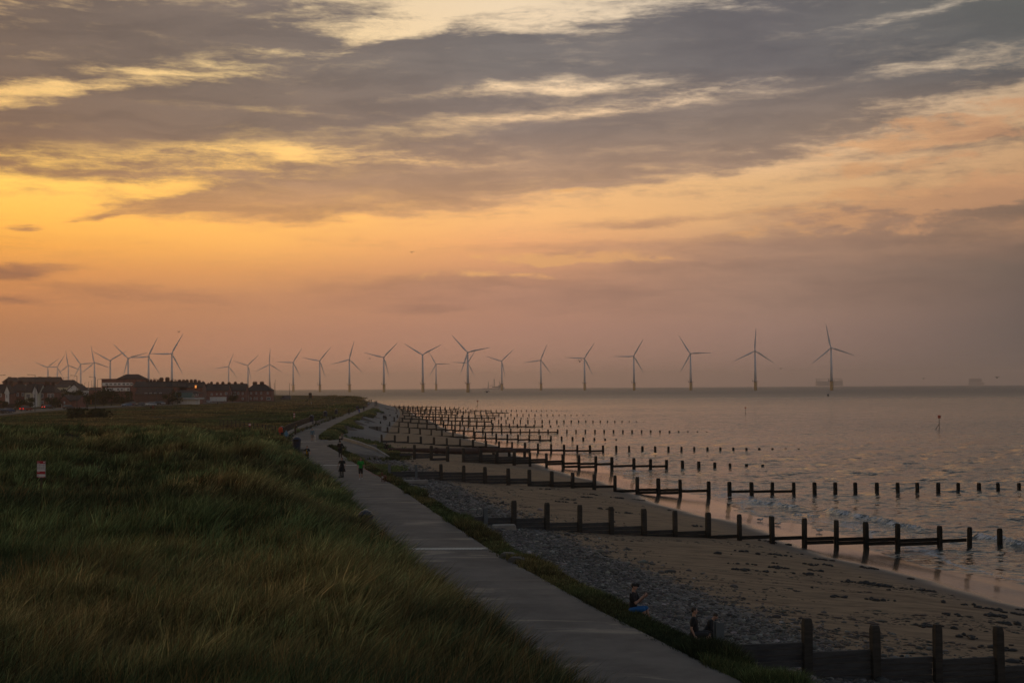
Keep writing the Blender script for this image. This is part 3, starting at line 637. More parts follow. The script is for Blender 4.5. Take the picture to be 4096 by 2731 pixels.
far_groyne((1470, 1722, 2.7), (2490, 1759, 0), 1507, 43.5, [(1507, 1705), (1728, 1716), (1950, 1731), (2141, 1740), (2315, 1747), (2490, 1757)], [(1450, 2245, [(1507,1724),(1728,1741),(1950,1751),(2141,1758),(2245,1760)])], 'sixth groyne from the camera, its boards ending at the shallow surf')
far_groyne((1440, 1698, 2.7), (2843, 1727, 0), 1484, 37.3, [(1484, 1683), (1521, 1684), (1672, 1692), (1861, 1705), (2012, 1712), (2137, 1716), (2285, 1717), (2621, 1720), (2843, 1726)], [(1430, 2245, [(1484,1695),(1596,1707),(1785,1717),(1937,1727),(2245,1727)])], 'seventh groyne with the longest tail of tiny posts out at sea')
far_groyne((1510, 1683, 2.5), (2281, 1705, 0), 1544, 32.9, [(1544, 1665), (1577, 1667), (1741, 1677), (1908, 1688), (2016, 1693), (2150, 1698), (2281, 1704)], [(1500, 2200, [(1544,1682),(1677,1691),(1809,1699),(1943,1703),(2200,1706)])], 'eighth groyne, crossing the pink wet sand, without a far tail')
far_groyne((1500, 1668, 2.5), (2580, 1686, 0), 1531, 29, [(1531, 1655), (1560, 1657), (1769, 1667), (1982, 1677), (2275, 1680), (2509, 1683), (2580, 1685)], [(1495, 1985, [(1531,1668),(1797,1681),(1885,1684),(1985,1687)])], 'ninth groyne from the camera, long row of posts thinning to dots')
far_groyne((1495, 1656, 2.5), (2165, 1673, 0), 1532, 26.3, [(1532, 1645), (1558, 1647), (1890, 1662), (2165, 1672)], [(1490, 2000, [(1490,1655),(1700,1666),(1890,1671),(2000,1672)])], 'tenth groyne, short one ending beside small breakers')
far_groyne((1505, 1646, 2.4), (2390, 1660, 0), 1540, 24, [(1540, 1636), (1700, 1643), (1902, 1652), (2293, 1657.5), (2390, 1659.5)], [(1500, 1840, [(1500,1645),(1700,1654),(1902,1661)]), (1902, 2010, [(1902,1661),(2010,1661)])], 'eleventh groyne with a broken gap in its boards')
far_groyne((1510, 1638, 2.4), (2054, 1651, 0), 1540, 22.4, [(1540, 1630), (1894, 1644), (2054, 1650)], [(1505, 1900, [(1505,1637),(1800,1648),(2054,1651)]), (1940, 2054, [(1800,1648),(2054,1651)])], 'twelfth groyne, mostly under water at its outer end')
far_groyne((1515, 1631, 2.4), (2268, 1642, 0), 1540, 20.2, [(1540, 1625), (1866, 1637), (1964, 1637.5), (2268, 1641)], [(1510, 1860, [(1510,1631),(1700,1638),(1860,1642)]), (1883, 1964, [(1860,1642),(1964,1642)])], 'thirteenth groyne with two isolated boarded bays far out')
far_groyne((1520, 1627, 2.3), (1900, 1634.5, 0), 1540, 18.4, [(1540, 1621.5), (1800, 1630), (1900, 1633.5)], [(1515, 1700, [(1515,1627),(1700,1632)]), (1806, 1845, [(1806,1634),(1845,1635)])], 'fourteenth groyne, second farthest, low against the sea')
far_groyne((1535, 1624.5, 2.3), (1880, 1629.5, 0), 1542, 18.4, [(1542, 1618.5), (1660, 1621.5), (1880, 1628.5)], [(1530, 1780, [(1530,1624),(1780,1629)])], 'farthest groyne, below the distant end of the promenade')

# ---- outfall pipe
rust = mat('rusty pipe', (.065, .032, .022), .8, c2=(.03, .018, .014), var=.8, vscale=1.5, bump=.5)
a = at_z(1550, 1796, 2.75); b = at_z(1911, 1803, 1.9); c = at_z(2119, 1800.5, 1.75)
e = empty('outfall_pipe', (a.x, a.y, 2.5), label='rusty brown outfall pipe lying across the beach behind a groyne', cat='pipe')
o = lambda v, dz=0: (v.x-e.location.x, v.y-e.location.y, v.z-e.location.z+dz)
mb = MB(); mb.tube([o(a, -.05), o(a.lerp(b, .5), -.05), o(b, -.1)], [.24, .36, .62], 16); mb.build('casing', rust, e, smooth=True)
mb = MB(); mb.tube([o(b, .12), o(c, .0)], [.36, .34], 14); mb.build('thin_pipe', rust, e, smooth=True)
for f in (.03, .52, .98):
    p = a.lerp(b, f); mb = MB(); mb.tube([o(p, -.05), o(p+(b-a).normalized()*.35, -.05)], [.3+.36*f]*2, 16); mb.build('flange', rust, e)
for f in (.3, .6, .9):
    p = b.lerp(c, f); mb = MB(); mb.box(o(p, -.95), (.45, .45, 1.3)); mb.build('support', POST, e)

# ---- beacons at sea
redm = mat('red beacon paint', (.35, .05, .03), .6)
def beacon(px, pyb, pyt, lab, strut=-1):
    b = at_z(px, pyb, 0); h = (pyb-pyt)/F*b.y; s = h/5.0
    e = empty('sea_marker', b, label=lab, cat='beacon')
    mb = MB(); mb.tube([(0, 0, -1), (.05*s, 0, h-.9*s)], [.11*s, .09*s], 8); mb.build('pole', POST, e)
    mb = MB(); mb.tube([(strut*1.6*s, 0, -.4), (0, 0, 1.9*s)], .1*s, 8); mb.build('strut', POST, e)
    mb = MB(); mb.box((.05*s, 0, h-.5*s), (.85*s, .85*s, 1.1*s)); mb.build('topmark', redm, e, bevel=.04)
beacon(1910, 1630, 1601.5, 'beacon with a small red top at sea behind the farthest groynes')
beacon(2982, 1655, 1628, 'beacon with a red box top in the middle of the open sea', .3)
beacon(3757, 1716, 1661, 'nearest leaning sea beacon with red box top, on the right')

# ---- ship and platforms
shipm = mat('ship grey', (.36, .36, .36), .7); shipw = mat('ship upper works', (.2, .2, .2), .7)
D = 5600.; p = at_y(1975, 1558, D); zb = -D*D/(2*RE); e = empty('ship', (p.x, D, zb), label='hazy grey work ship with cranes on the horizon', cat='ship')
k = D/F; mb = MB(); mb.prism([(-44*k, 0), (40*k, 0), (45*k, 3*k), (42*k, 9*k), (20*k, 8*k), (16*k, 6*k), (-40*k, 5*k), (-45*k, 7*k)], -9, 9); mb.build('hull', shipm, e)
mb = MB(); mb.box((28*k, 0, 12*k), (18*k, 14, 10*k)); mb.box((30*k, 0, 18*k), (10*k, 12, 5*k)); mb.build('bridge', shipw, e)
mb = MB(); mb.box((6*k, 0, 10*k), (26*k, 14, 5*k)); mb.build('deckhouse', shipw, e)
mb = MB(); mb.box((2.5*k, 0, 26*k), (4*k, 4, 28*k)); mb.box((2.5*k, 0, 39*k), (5*k, 5, 4*k)); mb.build('tower', shipm, e)
mb = MB(); mb.tube([(-22*k, 0, 6*k), (-21*k, 0, 31*k)], [2.6*k, 1.0*k], 6); mb.tube([(-20*k, 0, 12*k), (0, 0, 18*k)], .9*k, 6); mb.build('crane', shipm, e)
mb = MB(); mb.tube([(24*k, 0, 18*k), (22*k, 0, 34*k)], .8*k, 6); mb.tube([(24*k, 0, 30*k), (27*k, 0, 22*k)], .5*k, 6); mb.build('mast', shipm, e)
D = 9500.; p = at_y(3317, 1546, D); k = D/F; e = empty('offshore_platform', (p.x, D, -D*D/(2*RE)), label='faint offshore platform in the haze behind the rightmost turbine', cat='platform')
mb = MB(); mb.box((0, 0, 12*k), (104*k, 40, 19*k)); mb.build('hull', shipm, e)
mb = MB(); mb.box((0, 0, 29.5*k), (104*k, 30, 2.5*k)); mb.build('gantry', shipm, e)
for s in (-50, -40, 42, 50): mb = MB(); mb.box((s*k, 0, 25*k), (2.4*k, 10, 8*k)); mb.build('column', shipm, e)
D = 12000.; p = at_y(3905, 1541, D); k = D/F; e = empty('cargo_ship', (p.x, D, -D*D/(2*RE)), label='barely visible cargo ship far off on the right horizon', cat='ship')
mb = MB(); mb.prism([(-30*k, 0), (28*k, 0), (32*k, 12*k), (-30*k, 12*k)], -12, 12); mb.build('hull', shipm, e)
mb = MB(); mb.box((-4*k, 0, 20*k), (48*k, 22, 14*k)); mb.build('superstructure', shipw, e)

# ================================================================== TOWN
def brick(name, c, c2):
    m, q, b = new_mat(name); t = q.new('ShaderNodeTexCoord'); br = q.new('ShaderNodeTexBrick'); q.link(q.mapping(t.outputs['Object'], rot=(math.pi/2, 0, 0)), br.inputs['Vector'])
    br.inputs['Color1'].default_value = tuple(c)+(1,); br.inputs['Color2'].default_value = tuple(c2)+(1,); br.inputs['Mortar'].default_value = (.12, .10, .09, 1)
    br.inputs['Scale'].default_value = 1.0; br.inputs['Brick Width'].default_value = .45; br.inputs['Row Height'].default_value = .15; br.inputs['Mortar Size'].default_value = .015
    q.link(q.mix(q.smooth(q.noise(t.outputs['Object'], .5, 5, .7), .3, .7, 0, .5), br.outputs[0], (.05, .03, .025)), b.inputs['Base Color']); b.inputs['Roughness'].default_value = .9; return m
def tiles(name, c):
    m, q, b = new_mat(name); t = q.new('ShaderNodeTexCoord'); w = q.new('ShaderNodeTexWave'); w.bands_direction = 'Z'; q.link(t.outputs['Object'], w.inputs[0]); w.inputs['Scale'].default_value = 1.6; w.inputs['Distortion'].default_value = .4
    n = q.noise(t.outputs['Object'], 1.2, 5, .7); cc = q.mix(q.smooth(n, .3, .7), c, tuple(x*.6 for x in c)); q.link(q.mix(q.m('MULTIPLY', w.outputs['Fac'], .35), cc, (.02, .015, .015)), b.inputs['Base Color'])
    b.inputs['Roughness'].default_value = .85; return m
BR = brick('red brick', (.33, .12, .085), (.24, .085, .065)); BR2 = brick('brown brick', (.16, .075, .055), (.11, .055, .042))
TL = tiles('brown roof tiles', (.07, .042, .036)); TL2 = tiles('slate roof', (.05, .042, .042)); TG = mat('green metal roof', (.03, .085, .07), .6)
RW = mat('white render', (.72, .70, .66), .85, c2=(.55, .53, .5)); RC = mat('cream render', (.60, .57, .44), .85); FR = mat('white window frame', (.8, .8, .8), .6)
CHM = mat('chimney brick', (.07, .032, .026), .9); POTM = mat('clay pot', (.09, .04, .028), .9)
GL, q_, b_ = new_mat('window glass'); b_.inputs['Base Color'].default_value = (.02, .024, .028, 1); b_.inputs['Roughness'].default_value = .06; b_.inputs['Specular IOR Level'].default_value = .8
GLINT = mat('glint pane', (.3, .12, .04), .6, emit=(1.0, .35, .08, .8))  # emission stands in for sunlight reflected by the glass
def window(par, x, z, w, h, y=-.0, mull=1, m=None):
    mb = MB(); t = .09
    mb.box((x, y-.05, z+h/2-t/2), (w, .16, t)); mb.box((x, y-.05, z-h/2+t/2), (w, .2, t))
    for s in (-1, 1): mb.box((x+s*(w/2-t/2), y-.05, z), (t, .16, h-2*t))
    for k in range(mull): mb.box((x-w/2+(k+1)*w/(mull+1), y-.06, z), (.07, .12, h-2*t))
    f = mb.build('window', FR, par)
    mb = MB(); mb.box((x, y-.02, z), (w-2*t, .05, h-2*t)); mb.build('pane', m or GL, f)
def chimney(par, x, y, z0, h, w=1.1, d=.7, pots=3, pot=.5):
    mb = MB(); mb.box((x, y, z0+h/2), (w, d, h)); mb.box((x, y, z0+h-.06), (w+.2, d+.2, .2)); c = mb.build('chimney', CHM, par)
    for k in range(pots):
        mb = MB(); px = x+(k-(pots-1)/2)*w/max(pots, 1)*.85; mb.tube([(px, y, z0+h), (px, y, z0+h+pot)], [.15, .12], 6); mb.build('chimney_pot', POTM, None).parent = c
def house(px, D, wpx, pyb, pye, pyr, label, depth=8., roof='gable', wall=BR, tile=TL, rz=0., wins=(), chims=(), zb=None, group='houses along the coast road', cat='house', gable=None, hipw=.5):
    """px centre, distance, width in px, base/eave/ridge rows"""
    k = D/F; c = at_y(px, pyb, D); zb = c.z if zb is None else zb; W_ = wpx*k; ze = at_y(px, pye, D).z-zb; zr = at_y(px, pyr, D).z-zb
    e = empty('house', (c.x, D, zb), rz, label=label, cat=cat, group=group)
    mb = MB()
    if roof == 'side': mb.prism([(-W_/2, -1.5), (W_/2, -1.5), (W_/2, ze), (0, zr-.15), (-W_/2, ze)], 0, depth)
    else: mb.box2((-W_/2, 0, -1.5), (W_/2, depth, ze))
    mb.build('wall', wall, e)
    ov = .35; r = MB()
    if roof == 'gable':
        r.prism([(-ov, ze-.05), (depth/2, zr), (depth+ov, ze-.05), (depth+ov, ze+.15), (depth/2, zr+.22), (-ov, ze+.15)], -W_/2-.2, W_/2+.2, 'x')
        w2 = MB(); w2.prism([(.05, ze), (depth-.05, ze), (depth/2, zr-.05)], -W_/2, W_/2, 'x'); w2.build('gable_wall', wall, e)
    elif roof == 'hip':
        hw = W_/2*hipw; v = [(-W_/2-ov, -ov, ze), (W_/2+ov, -ov, ze), (W_/2+ov, depth+ov, ze), (-W_/2-ov, depth+ov, ze), (-hw, depth/2, zr), (hw, depth/2, zr)]
        v += [(a, b, c_-.18) for a, b, c_ in v[:4]]; r.quadset(v, [(0, 1, 5, 4), (1, 2, 5), (2, 3, 4, 5), (3, 0, 4), (6, 7, 1, 0), (7, 8, 2, 1), (8, 9, 3, 2), (9, 6, 0, 3), (9, 8, 7, 6)])
    elif roof == 'flat': r.box2((-W_/2-.2, -.2, ze), (W_/2+.2, depth+.2, ze+.3))
    elif roof == 'side': 
        r.prism([(-W_/2-ov, ze-.25), (0, zr), (W_/2+ov, ze-.25), (W_/2+ov, ze), (0, zr+.25), (-W_/2-ov, ze)], -.35, depth+.3)
    ro = r.build('roof', tile, e)
    for (gx, gw, gm) in (gable or ()):     # front facing gable over a bay: centre, width (px)
        X = gx*k; w_ = gw*k; zt = ze+(zr-ze)*.8; g_ = MB(); g_.prism([(X-w_/2, ze-.3), (X+w_/2, ze-.3), (X, zt)], -.75, depth*.3); gg = g_.build('front_gable', gm, e)
        g_ = MB(); g_.prism([(X-w_/2-.25, ze-.45), (X, zt), (X+w_/2+.25, ze-.45), (X+w_/2+.25, ze-.28), (X, zt+.2), (X-w_/2-.25, ze-.28)], -.95, depth*.4); g_.build('gable_roof', tile, gg)
        g_ = MB(); g_.box2((X-w_/2+.4, -.7, -.5), (X+w_/2-.4, .02, ze-.32)); g_.build('bay', RW, e)
        for zz in (ze*.25, ze*.75): window(e, X, zz, w_-1.4, ze*.26, -.72, 2)
    for (wx, wz, w, h, mu) in wins: window(e, wx*k, (pyb-wz)*k, w*k, h*k, -.02, mu)
    for (cx, cw, ctop, pots) in chims:
        zt = at_y(px, ctop, D).z-zb; fx = abs(cx*k)/(W_/2); zc = zr if roof in ('gable', 'flat') else (zr if fx < hipw else zr-(fx-hipw)/(1-hipw)*(zr-ze))
        z0 = (zc if roof != 'flat' else ze)-.8; chimney(ro, cx*k, depth/2, z0, max(zt-z0-.45, .6), cw*k, .9, pots)
    return e
W2 = lambda xs, y, w=7, h=9, m=1: [(x, y, w, h, m) for x in xs]
# front houses, left edge
house(-8, 540, 84, 1628, 1571, 1536, 'half timbered white gabled house cut by the left edge', gable=[(38, 22, RW)], chims=[(17, 12, 1519, 3)], wins=W2([10], 1580, 9, 14), roof='hip', hipw=.75)
house(66, 552, 62, 1626, 1563, 1533, 'plain red brick house with two tall chimney stacks on the left', wins=W2([-15, 5, 25], 1578, 8, 15)+W2([-18, 4, 24], 1607, 8, 13), chims=[(-36, 14, 1521, 3), (2, 20, 1520, 4)], roof='hip', hipw=.35)
house(128, 548, 60, 1625, 1569, 1536, 'pale rendered house with a pointed white front gable', wall=RC, gable=[(14, 22, RW)], wins=W2([-15], 1583, 16, 15, 3), chims=[(-20, 10, 1524, 2)])
house(188, 550, 62, 1623, 1569, 1538, 'red brick semi with white bay windows beside the dark tree', wins=W2([-22], 1582, 14, 18, 2)+W2([8, 22], 1582, 12, 17, 2)+W2([-20, 12], 1608, 12, 12, 2), chims=[(-18, 8, 1523, 3), (-8, 9, 1525, 2), (12, 10, 1526, 3)], roof='hip', hipw=.35)
# rows behind
house(40, 830, 60, 1600, 1527, 1509, 'distant dark terrace with two stacks behind the left roofs', tile=TL, chims=[(-12, 11, 1504, 0), (10, 11, 1506, 0)], roof='hip', zb=4, group='hazy terraces behind', hipw=.6)
house(150, 840, 170, 1600, 1528, 1509, 'long hazy terrace with five chimney stacks on the skyline', wins=W2([-68, -58, -48, 60, 72], 1531, 5, 6), chims=[(-68, 11, 1504, 0), (-38, 11, 1506, 0), (1, 11, 1503.5, 0), (38, 9, 1503.5, 0), (60, 12, 1508, 0)], roof='gable', zb=4, group='hazy terraces behind')
house(265, 800, 90, 1600, 1543, 1519, 'lower dark terrace stepping down beside the white gabled house', roof='hip', zb=4, group='hazy terraces behind')
house(230, 780, 80, 1600, 1549, 1540, 'long cream walled outbuilding under the hazy terrace', roof='gable', wall=RC, zb=4, group='hazy terraces behind')
house(295, 640, 50, 1612, 1559, 1537, 'white rendered house with a gable end facing the road', roof='side', wall=RW, wins=W2([-9], 1546, 4, 5, 0), zb=4.8, depth=12)
house(322, 700, 28, 1605, 1552, 1546, 'low white flat topped building beside the white gable', wall=RW, roof='flat', zb=4.8, cat='building')
house(352, 720, 48, 1600, 1560, 1551, 'small round shouldered hipped roof cottage in the gap', roof='hip', zb=4.8)
house(375, 760, 24, 1600, 1551, 1549, 'small dark box building left of the flat roofed block', roof='flat', zb=4.8, cat='building')
house(256, 520, 46, 1622, 1604, 1582, 'small red bungalow with a low gable facing the road', roof='side', wall=BR, wins=W2([-16, 2], 1610, 5, 9), depth=9)
house(292, 522, 42, 1622, 1602, 1583, 'low wing with skylights joined to the red bungalow', roof='gable', wins=(), depth=9)
# flat block with tall roof behind
fb = house(475, 660, 138, 1606, 1517, 1515, 'long flat roofed brick block with white window bands', roof='flat', wall=BR, wins=W2([-48, -32, -14, 2, 20, 36, 52], 1527, 11, 8, 2)+W2([-60, -42, -26, -2, 12, 38], 1548, 10, 9, 2), zb=4.8, cat='building')
for zpx, w0, w1 in ((1527, -66, 54), (1548, -64, 44)):
    k = 660/F; mb = MB(); z = (1606-zpx)*k; mb.box2((w0*k, -.012, z-.75), (w1*k, .3, z+.75)); mb.build('white_band', RW, fb)
house(520, 690, 102, 1606, 1514, 1496, 'tall brown hipped roof building behind the flat block', roof='hip', hipw=.48, zb=4.8, cat='building')
# mid terraces with chimney rows
house(640, 640, 210, 1600, 1548, 1527, 'long slate terrace with skylights left of the green kiosk', tile=TL2, chims=[(-59, 11, 1515, 3), (-45, 10, 1516, 3), (-31, 11, 1516, 3), (-16, 8, 1516, 2), (-3, 16, 1509, 5), (21, 16, 1508, 5), (38, 11, 1519, 3), (54, 12, 1521, 3), (70, 12, 1518, 4), (86, 12, 1518, 4)], zb=4.8, wins=W2([-60, -30, 5, 40], 1545, 6, 7))
house(762, 640, 96, 1600, 1550, 1530, 'brick terrace with crowded chimney pots above the kiosk', tile=TL2, chims=[(-22, 12, 1517, 4), (-5, 12, 1517, 4), (11, 12, 1517, 4), (27, 11, 1520, 3), (43, 10, 1525, 3)], zb=4.8, wins=W2([3, 15, 27], 1574, 10, 14, 2))
house(612, 612, 140, 1616, 1577, 1553, 'dark low terrace with small dormer windows behind the parked cars', tile=TL, wins=W2([-28, -10, 10, 30], 1571, 9, 8, 1), zb=4.8)
house(605, 600, 130, 1619, 1578, 1576, 'long dark brick garage block with a flat white edged roof', roof='flat', wall=BR2, wins=(), zb=4.8, cat='building')
house(740, 625, 110, 1613, 1572, 1560, 'brick gable fronted house behind the green roofed kiosk', roof='hip', wins=W2([28, 40, 50], 1574, 8, 12, 1), zb=4.8)
# green roofed kiosk
D = 605; k = D/F; c = at_y(727, 1612, D); e = empty('kiosk', (c.x, D, 4.95), label='low white seafront kiosk with a green hipped roof', cat='kiosk')
zf = lambda py: at_y(727, py, D).z-4.95
mb = MB(); mb.box2((-58*k, 0, -.5), (58*k, 7, zf(1597))); mb.build('wall', RW, e)
mb = MB(); mb.box2((-74*k, -1.2, zf(1597)), (74*k, 8, zf(1590.5))); fa = mb.build('fascia', mat('white fascia', (.45, .46, .45), .7), e)
mb = MB(); mb.box2((-28*k, -1.24, zf(1596)), (9*k, -1.16, zf(1591.5))); mb.build('sign_panel', mat('yellow sign', (.30, .22, .06), .7), fa)
mb = MB(); v = [(-46*k, 0, zf(1590.5)), (38*k, 0, zf(1590.5)), (38*k, 7, zf(1590.5)), (-46*k, 7, zf(1590.5)), (-36*k, 3, zf(1570)), (36*k, 3, zf(1570)), (36*k, 4, zf(1570)), (-36*k, 4, zf(1570))]
mb.quadset(v, [(0, 1, 5, 4), (1, 2, 6, 5), (2, 3, 7, 6), (3, 0, 4, 7), (4, 5, 6, 7), (3, 2, 1, 0)]); mb.build('roof', TG, e)
for s in (-45, -30, 25, 60, 70): mb = MB(); mb.box((s*k, -.9, zf(1600)/2+.3), (.15, .15, zf(1597))); mb.build('column', FR, e)
# right terrace ending at the shore
house(857, 690, 112, 1606, 1562, 1537, 'brick terrace with glowing reflection in its skylights, right of kiosk', tile=TL2, wins=W2([-55, -44], 1570, 4, 16, 1)+W2([-35, -10], 1574, 7, 9)+W2([10, 27], 1573, 5, 7)+W2([48], 1571, 9, 10, 2), chims=[(-30, 10, 1529, 1), (-18, 9, 1526, 4), (6, 10, 1527, 3), (28, 11, 1526, 4), (53, 11, 1526, 1)], zb=4.9)
house(945, 700, 74, 1606, 1562, 1536, 'middle house of the long right terrace with four narrow windows', tile=TL2, wins=W2([-22, -6], 1573, 9, 18, 2)+W2([8], 1571, 7, 10)+W2([26], 1572, 6, 9)+W2([26], 1593, 7, 9), chims=[(-10, 11, 1526, 4), (16, 11, 1527, 2)], zb=4.9)
house(1033, 710, 104, 1605, 1561, 1536, 'end brick house by the sea with two big chimney stacks', tile=TL2, roof='hip', hipw=.42, wins=W2([-28, -8, 12, 38], 1571, 6, 9)+W2([-30, -15, -5, 14], 1592, 6, 10)+W2([41], 1593, 16, 12, 4), chims=[(-19, 17, 1525, 5), (9, 16, 1525, 5)], zb=4.9)
# low sun's glint on an attic window, put in as a glowing pane
for (px, py, D, w, h, m, nm) in ((784, 1546, 636, 7, 11, GLINT, 'attic window above the kiosk roof, its orange sun glint painted as glow'),):
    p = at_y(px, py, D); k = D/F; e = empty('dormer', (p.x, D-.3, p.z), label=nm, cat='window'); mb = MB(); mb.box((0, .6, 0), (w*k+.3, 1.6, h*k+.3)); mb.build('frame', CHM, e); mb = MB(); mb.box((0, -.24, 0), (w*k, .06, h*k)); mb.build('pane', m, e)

# ---- fences and walls by the road
def run_fence(name, pts, h, m, label, cat, post=1.8, th=.06, rail=False, gate=None):
    a0 = pts[0]; e = empty(name, (a0.x, a0.y, a0.z), label=label, cat=cat); posts = MB(); P = [p-a0 for p in pts]
    pan = MB()
    for a, b in zip(P, P[1:]):
        d = b-a; L = math.hypot(d.x, d.y); rz = math.atan2(d.y, d.x); n = max(1, int(L/post))
        for i in range(n+1): q = a+d*(i/n); posts.box((q.x, q.y, q.z+h/2), (.12, .12, h+.2), rz)
        c = (a+b)/2
        if rail:
            for zz in rail: pan.box((c.x, c.y, c.z+zz*h), (L, .05, .1), rz)
        else: pan.box((c.x, c.y, c.z+h/2), (L-.02, th, h), rz)
    posts.build('posts', m, e); pan.build('rails' if rail else 'panels', m, e); return e
FEN = mat('brown fence wood', (.045, .022, .018), .9); DKW = mat('dark weathered wood', (.03, .028, .024), .9)
run_fence('garden_fence', [at_z(px, py-1, 4.95) for px, py in ((0, 1634), (60, 1632), (120, 1630))], 1.6, FEN, 'red brown board fence in front of the leftmost houses', 'fence')
run_fence('garden_fence', [at_z(px, py-1, 4.95) for px, py in ((150, 1628), (240, 1625))], 1.5, FEN, 'dark garden fence behind the black car with red lights', 'fence')
run_fence('garden_fence', [at_z(px, py-1, 4.95) for px, py in ((250, 1624), (380, 1620))], 1.6, FEN, 'brown board fence below the dark bushes in the middle', 'fence')
run_fence('garden_fence', [at_z(px, py-1, 4.95) for px, py in ((385, 1620), (492, 1616))], 1.6, FEN, 'brown board fence just left of the parked car row', 'fence')
run_fence('seafront_railing', [at_y(px, 1599.5, 735) for px in (1084, 1100, 1122, 1140)], 1.3, DKW, 'thin railing between the end house and the parked van', 'railing', post=1.6, rail=(.3, .6, 1.))
run_fence('pale_wall', [at_y(px, 1604, 650) for px in (840, 905)], 1.9, RW, 'pale low wall under the right brick terrace', 'wall')
# ---- street lamps
LAMPM = mat('lamp column steel', (.035, .038, .04), .6)
def lamp(px, pyb, pyt, D, arm, lab):
    p = at_y(px, pyb, D); h = (pyb-pyt)*D/F; e = empty('street_lamp', p, label=lab, cat='street lamp', group='street lamps along the coast road')
    mb = MB(); mb.tube([(0, 0, -1), (0, 0, h*.35), (0, 0, h)], [.14, .10, .07], 8); mb.build('column', LAMPM, e)
    if arm:
        a = arm*D/F; mb = MB(); mb.tube([(0, 0, h), (a*.75, 0, h+.15)], .05, 6); mb.build('arm', LAMPM, e)
        mb = MB(); mb.box((a*.88, 0, h+.14), (abs(a)*.3, .3, .14)); mb.build('lantern', LAMPM, e, bevel=.03)
    else: mb = MB(); mb.box((.2, 0, h), (.5, .2, .1)); mb.build('lantern', LAMPM, e)
for L in ((-8, 1640, 1502, 430, 28, 'lamp column outside the left edge, its arm reaching in'), (140, 1642, 1500, 440, -30, 'tallest street lamp on the left, arm pointing left, by the hatchback'),
 (252, 1604, 1511, 560, 21, 'street lamp with its arm to the right beside the white gable'), (307.5, 1634, 1503, 465, -26, 'street lamp right of the white gabled house, arm to the left'),
 (382, 1630, 1509, 500, -25, 'street lamp left of the flat roofed block, arm to the left'), (390, 1612, 1517.5, 590, 15, 'shorter street lamp at the corner of the flat roofed block, arm right'),
 (289, 1600, 1519, 800, 3, 'tiny far lamp above the white house roof'), (339, 1600, 1530, 800, 6, 'tiny far lamp in the gap, left of two thin masts'),
 (354, 1600, 1527, 800, 0, 'left thin mast in the gap beside the block'), (367, 1600, 1522, 800, 0, 'right and taller thin mast in the gap beside the block'),
 (496, 1612, 1520, 620, -20, 'street lamp in front of the flat block, left one of two'), (520, 1618, 1515, 560, -22, 'street lamp in front of the flat block, right one of two'),
 (596, 1613, 1517, 590, -20, 'street lamp above the white parked car'), (627, 1612, 1515, 590, -14, 'street lamp between the tall chimney stacks'),
 (685, 1612, 1521, 600, 18, 'street lamp rising through the kiosk roof left end'), (710.5, 1612, 1518, 600, -22, 'street lamp behind the middle of the kiosk roof'), (797, 1610, 1527, 650, 5, 'street lamp at the right end of the kiosk'),
 (1082, 1602, 1530, 730, 2, 'short lamp column against the end brick house'), (1097, 1602, 1533, 730, 0, 'thin lamp column right of the end house'), (1100.5, 1600, 1520.5, 735, 3, 'taller lamp column right of the end house'), (1158, 1594, 1531.5, 745, -3, 'lone lamp column behind the parked van')): lamp(*L)
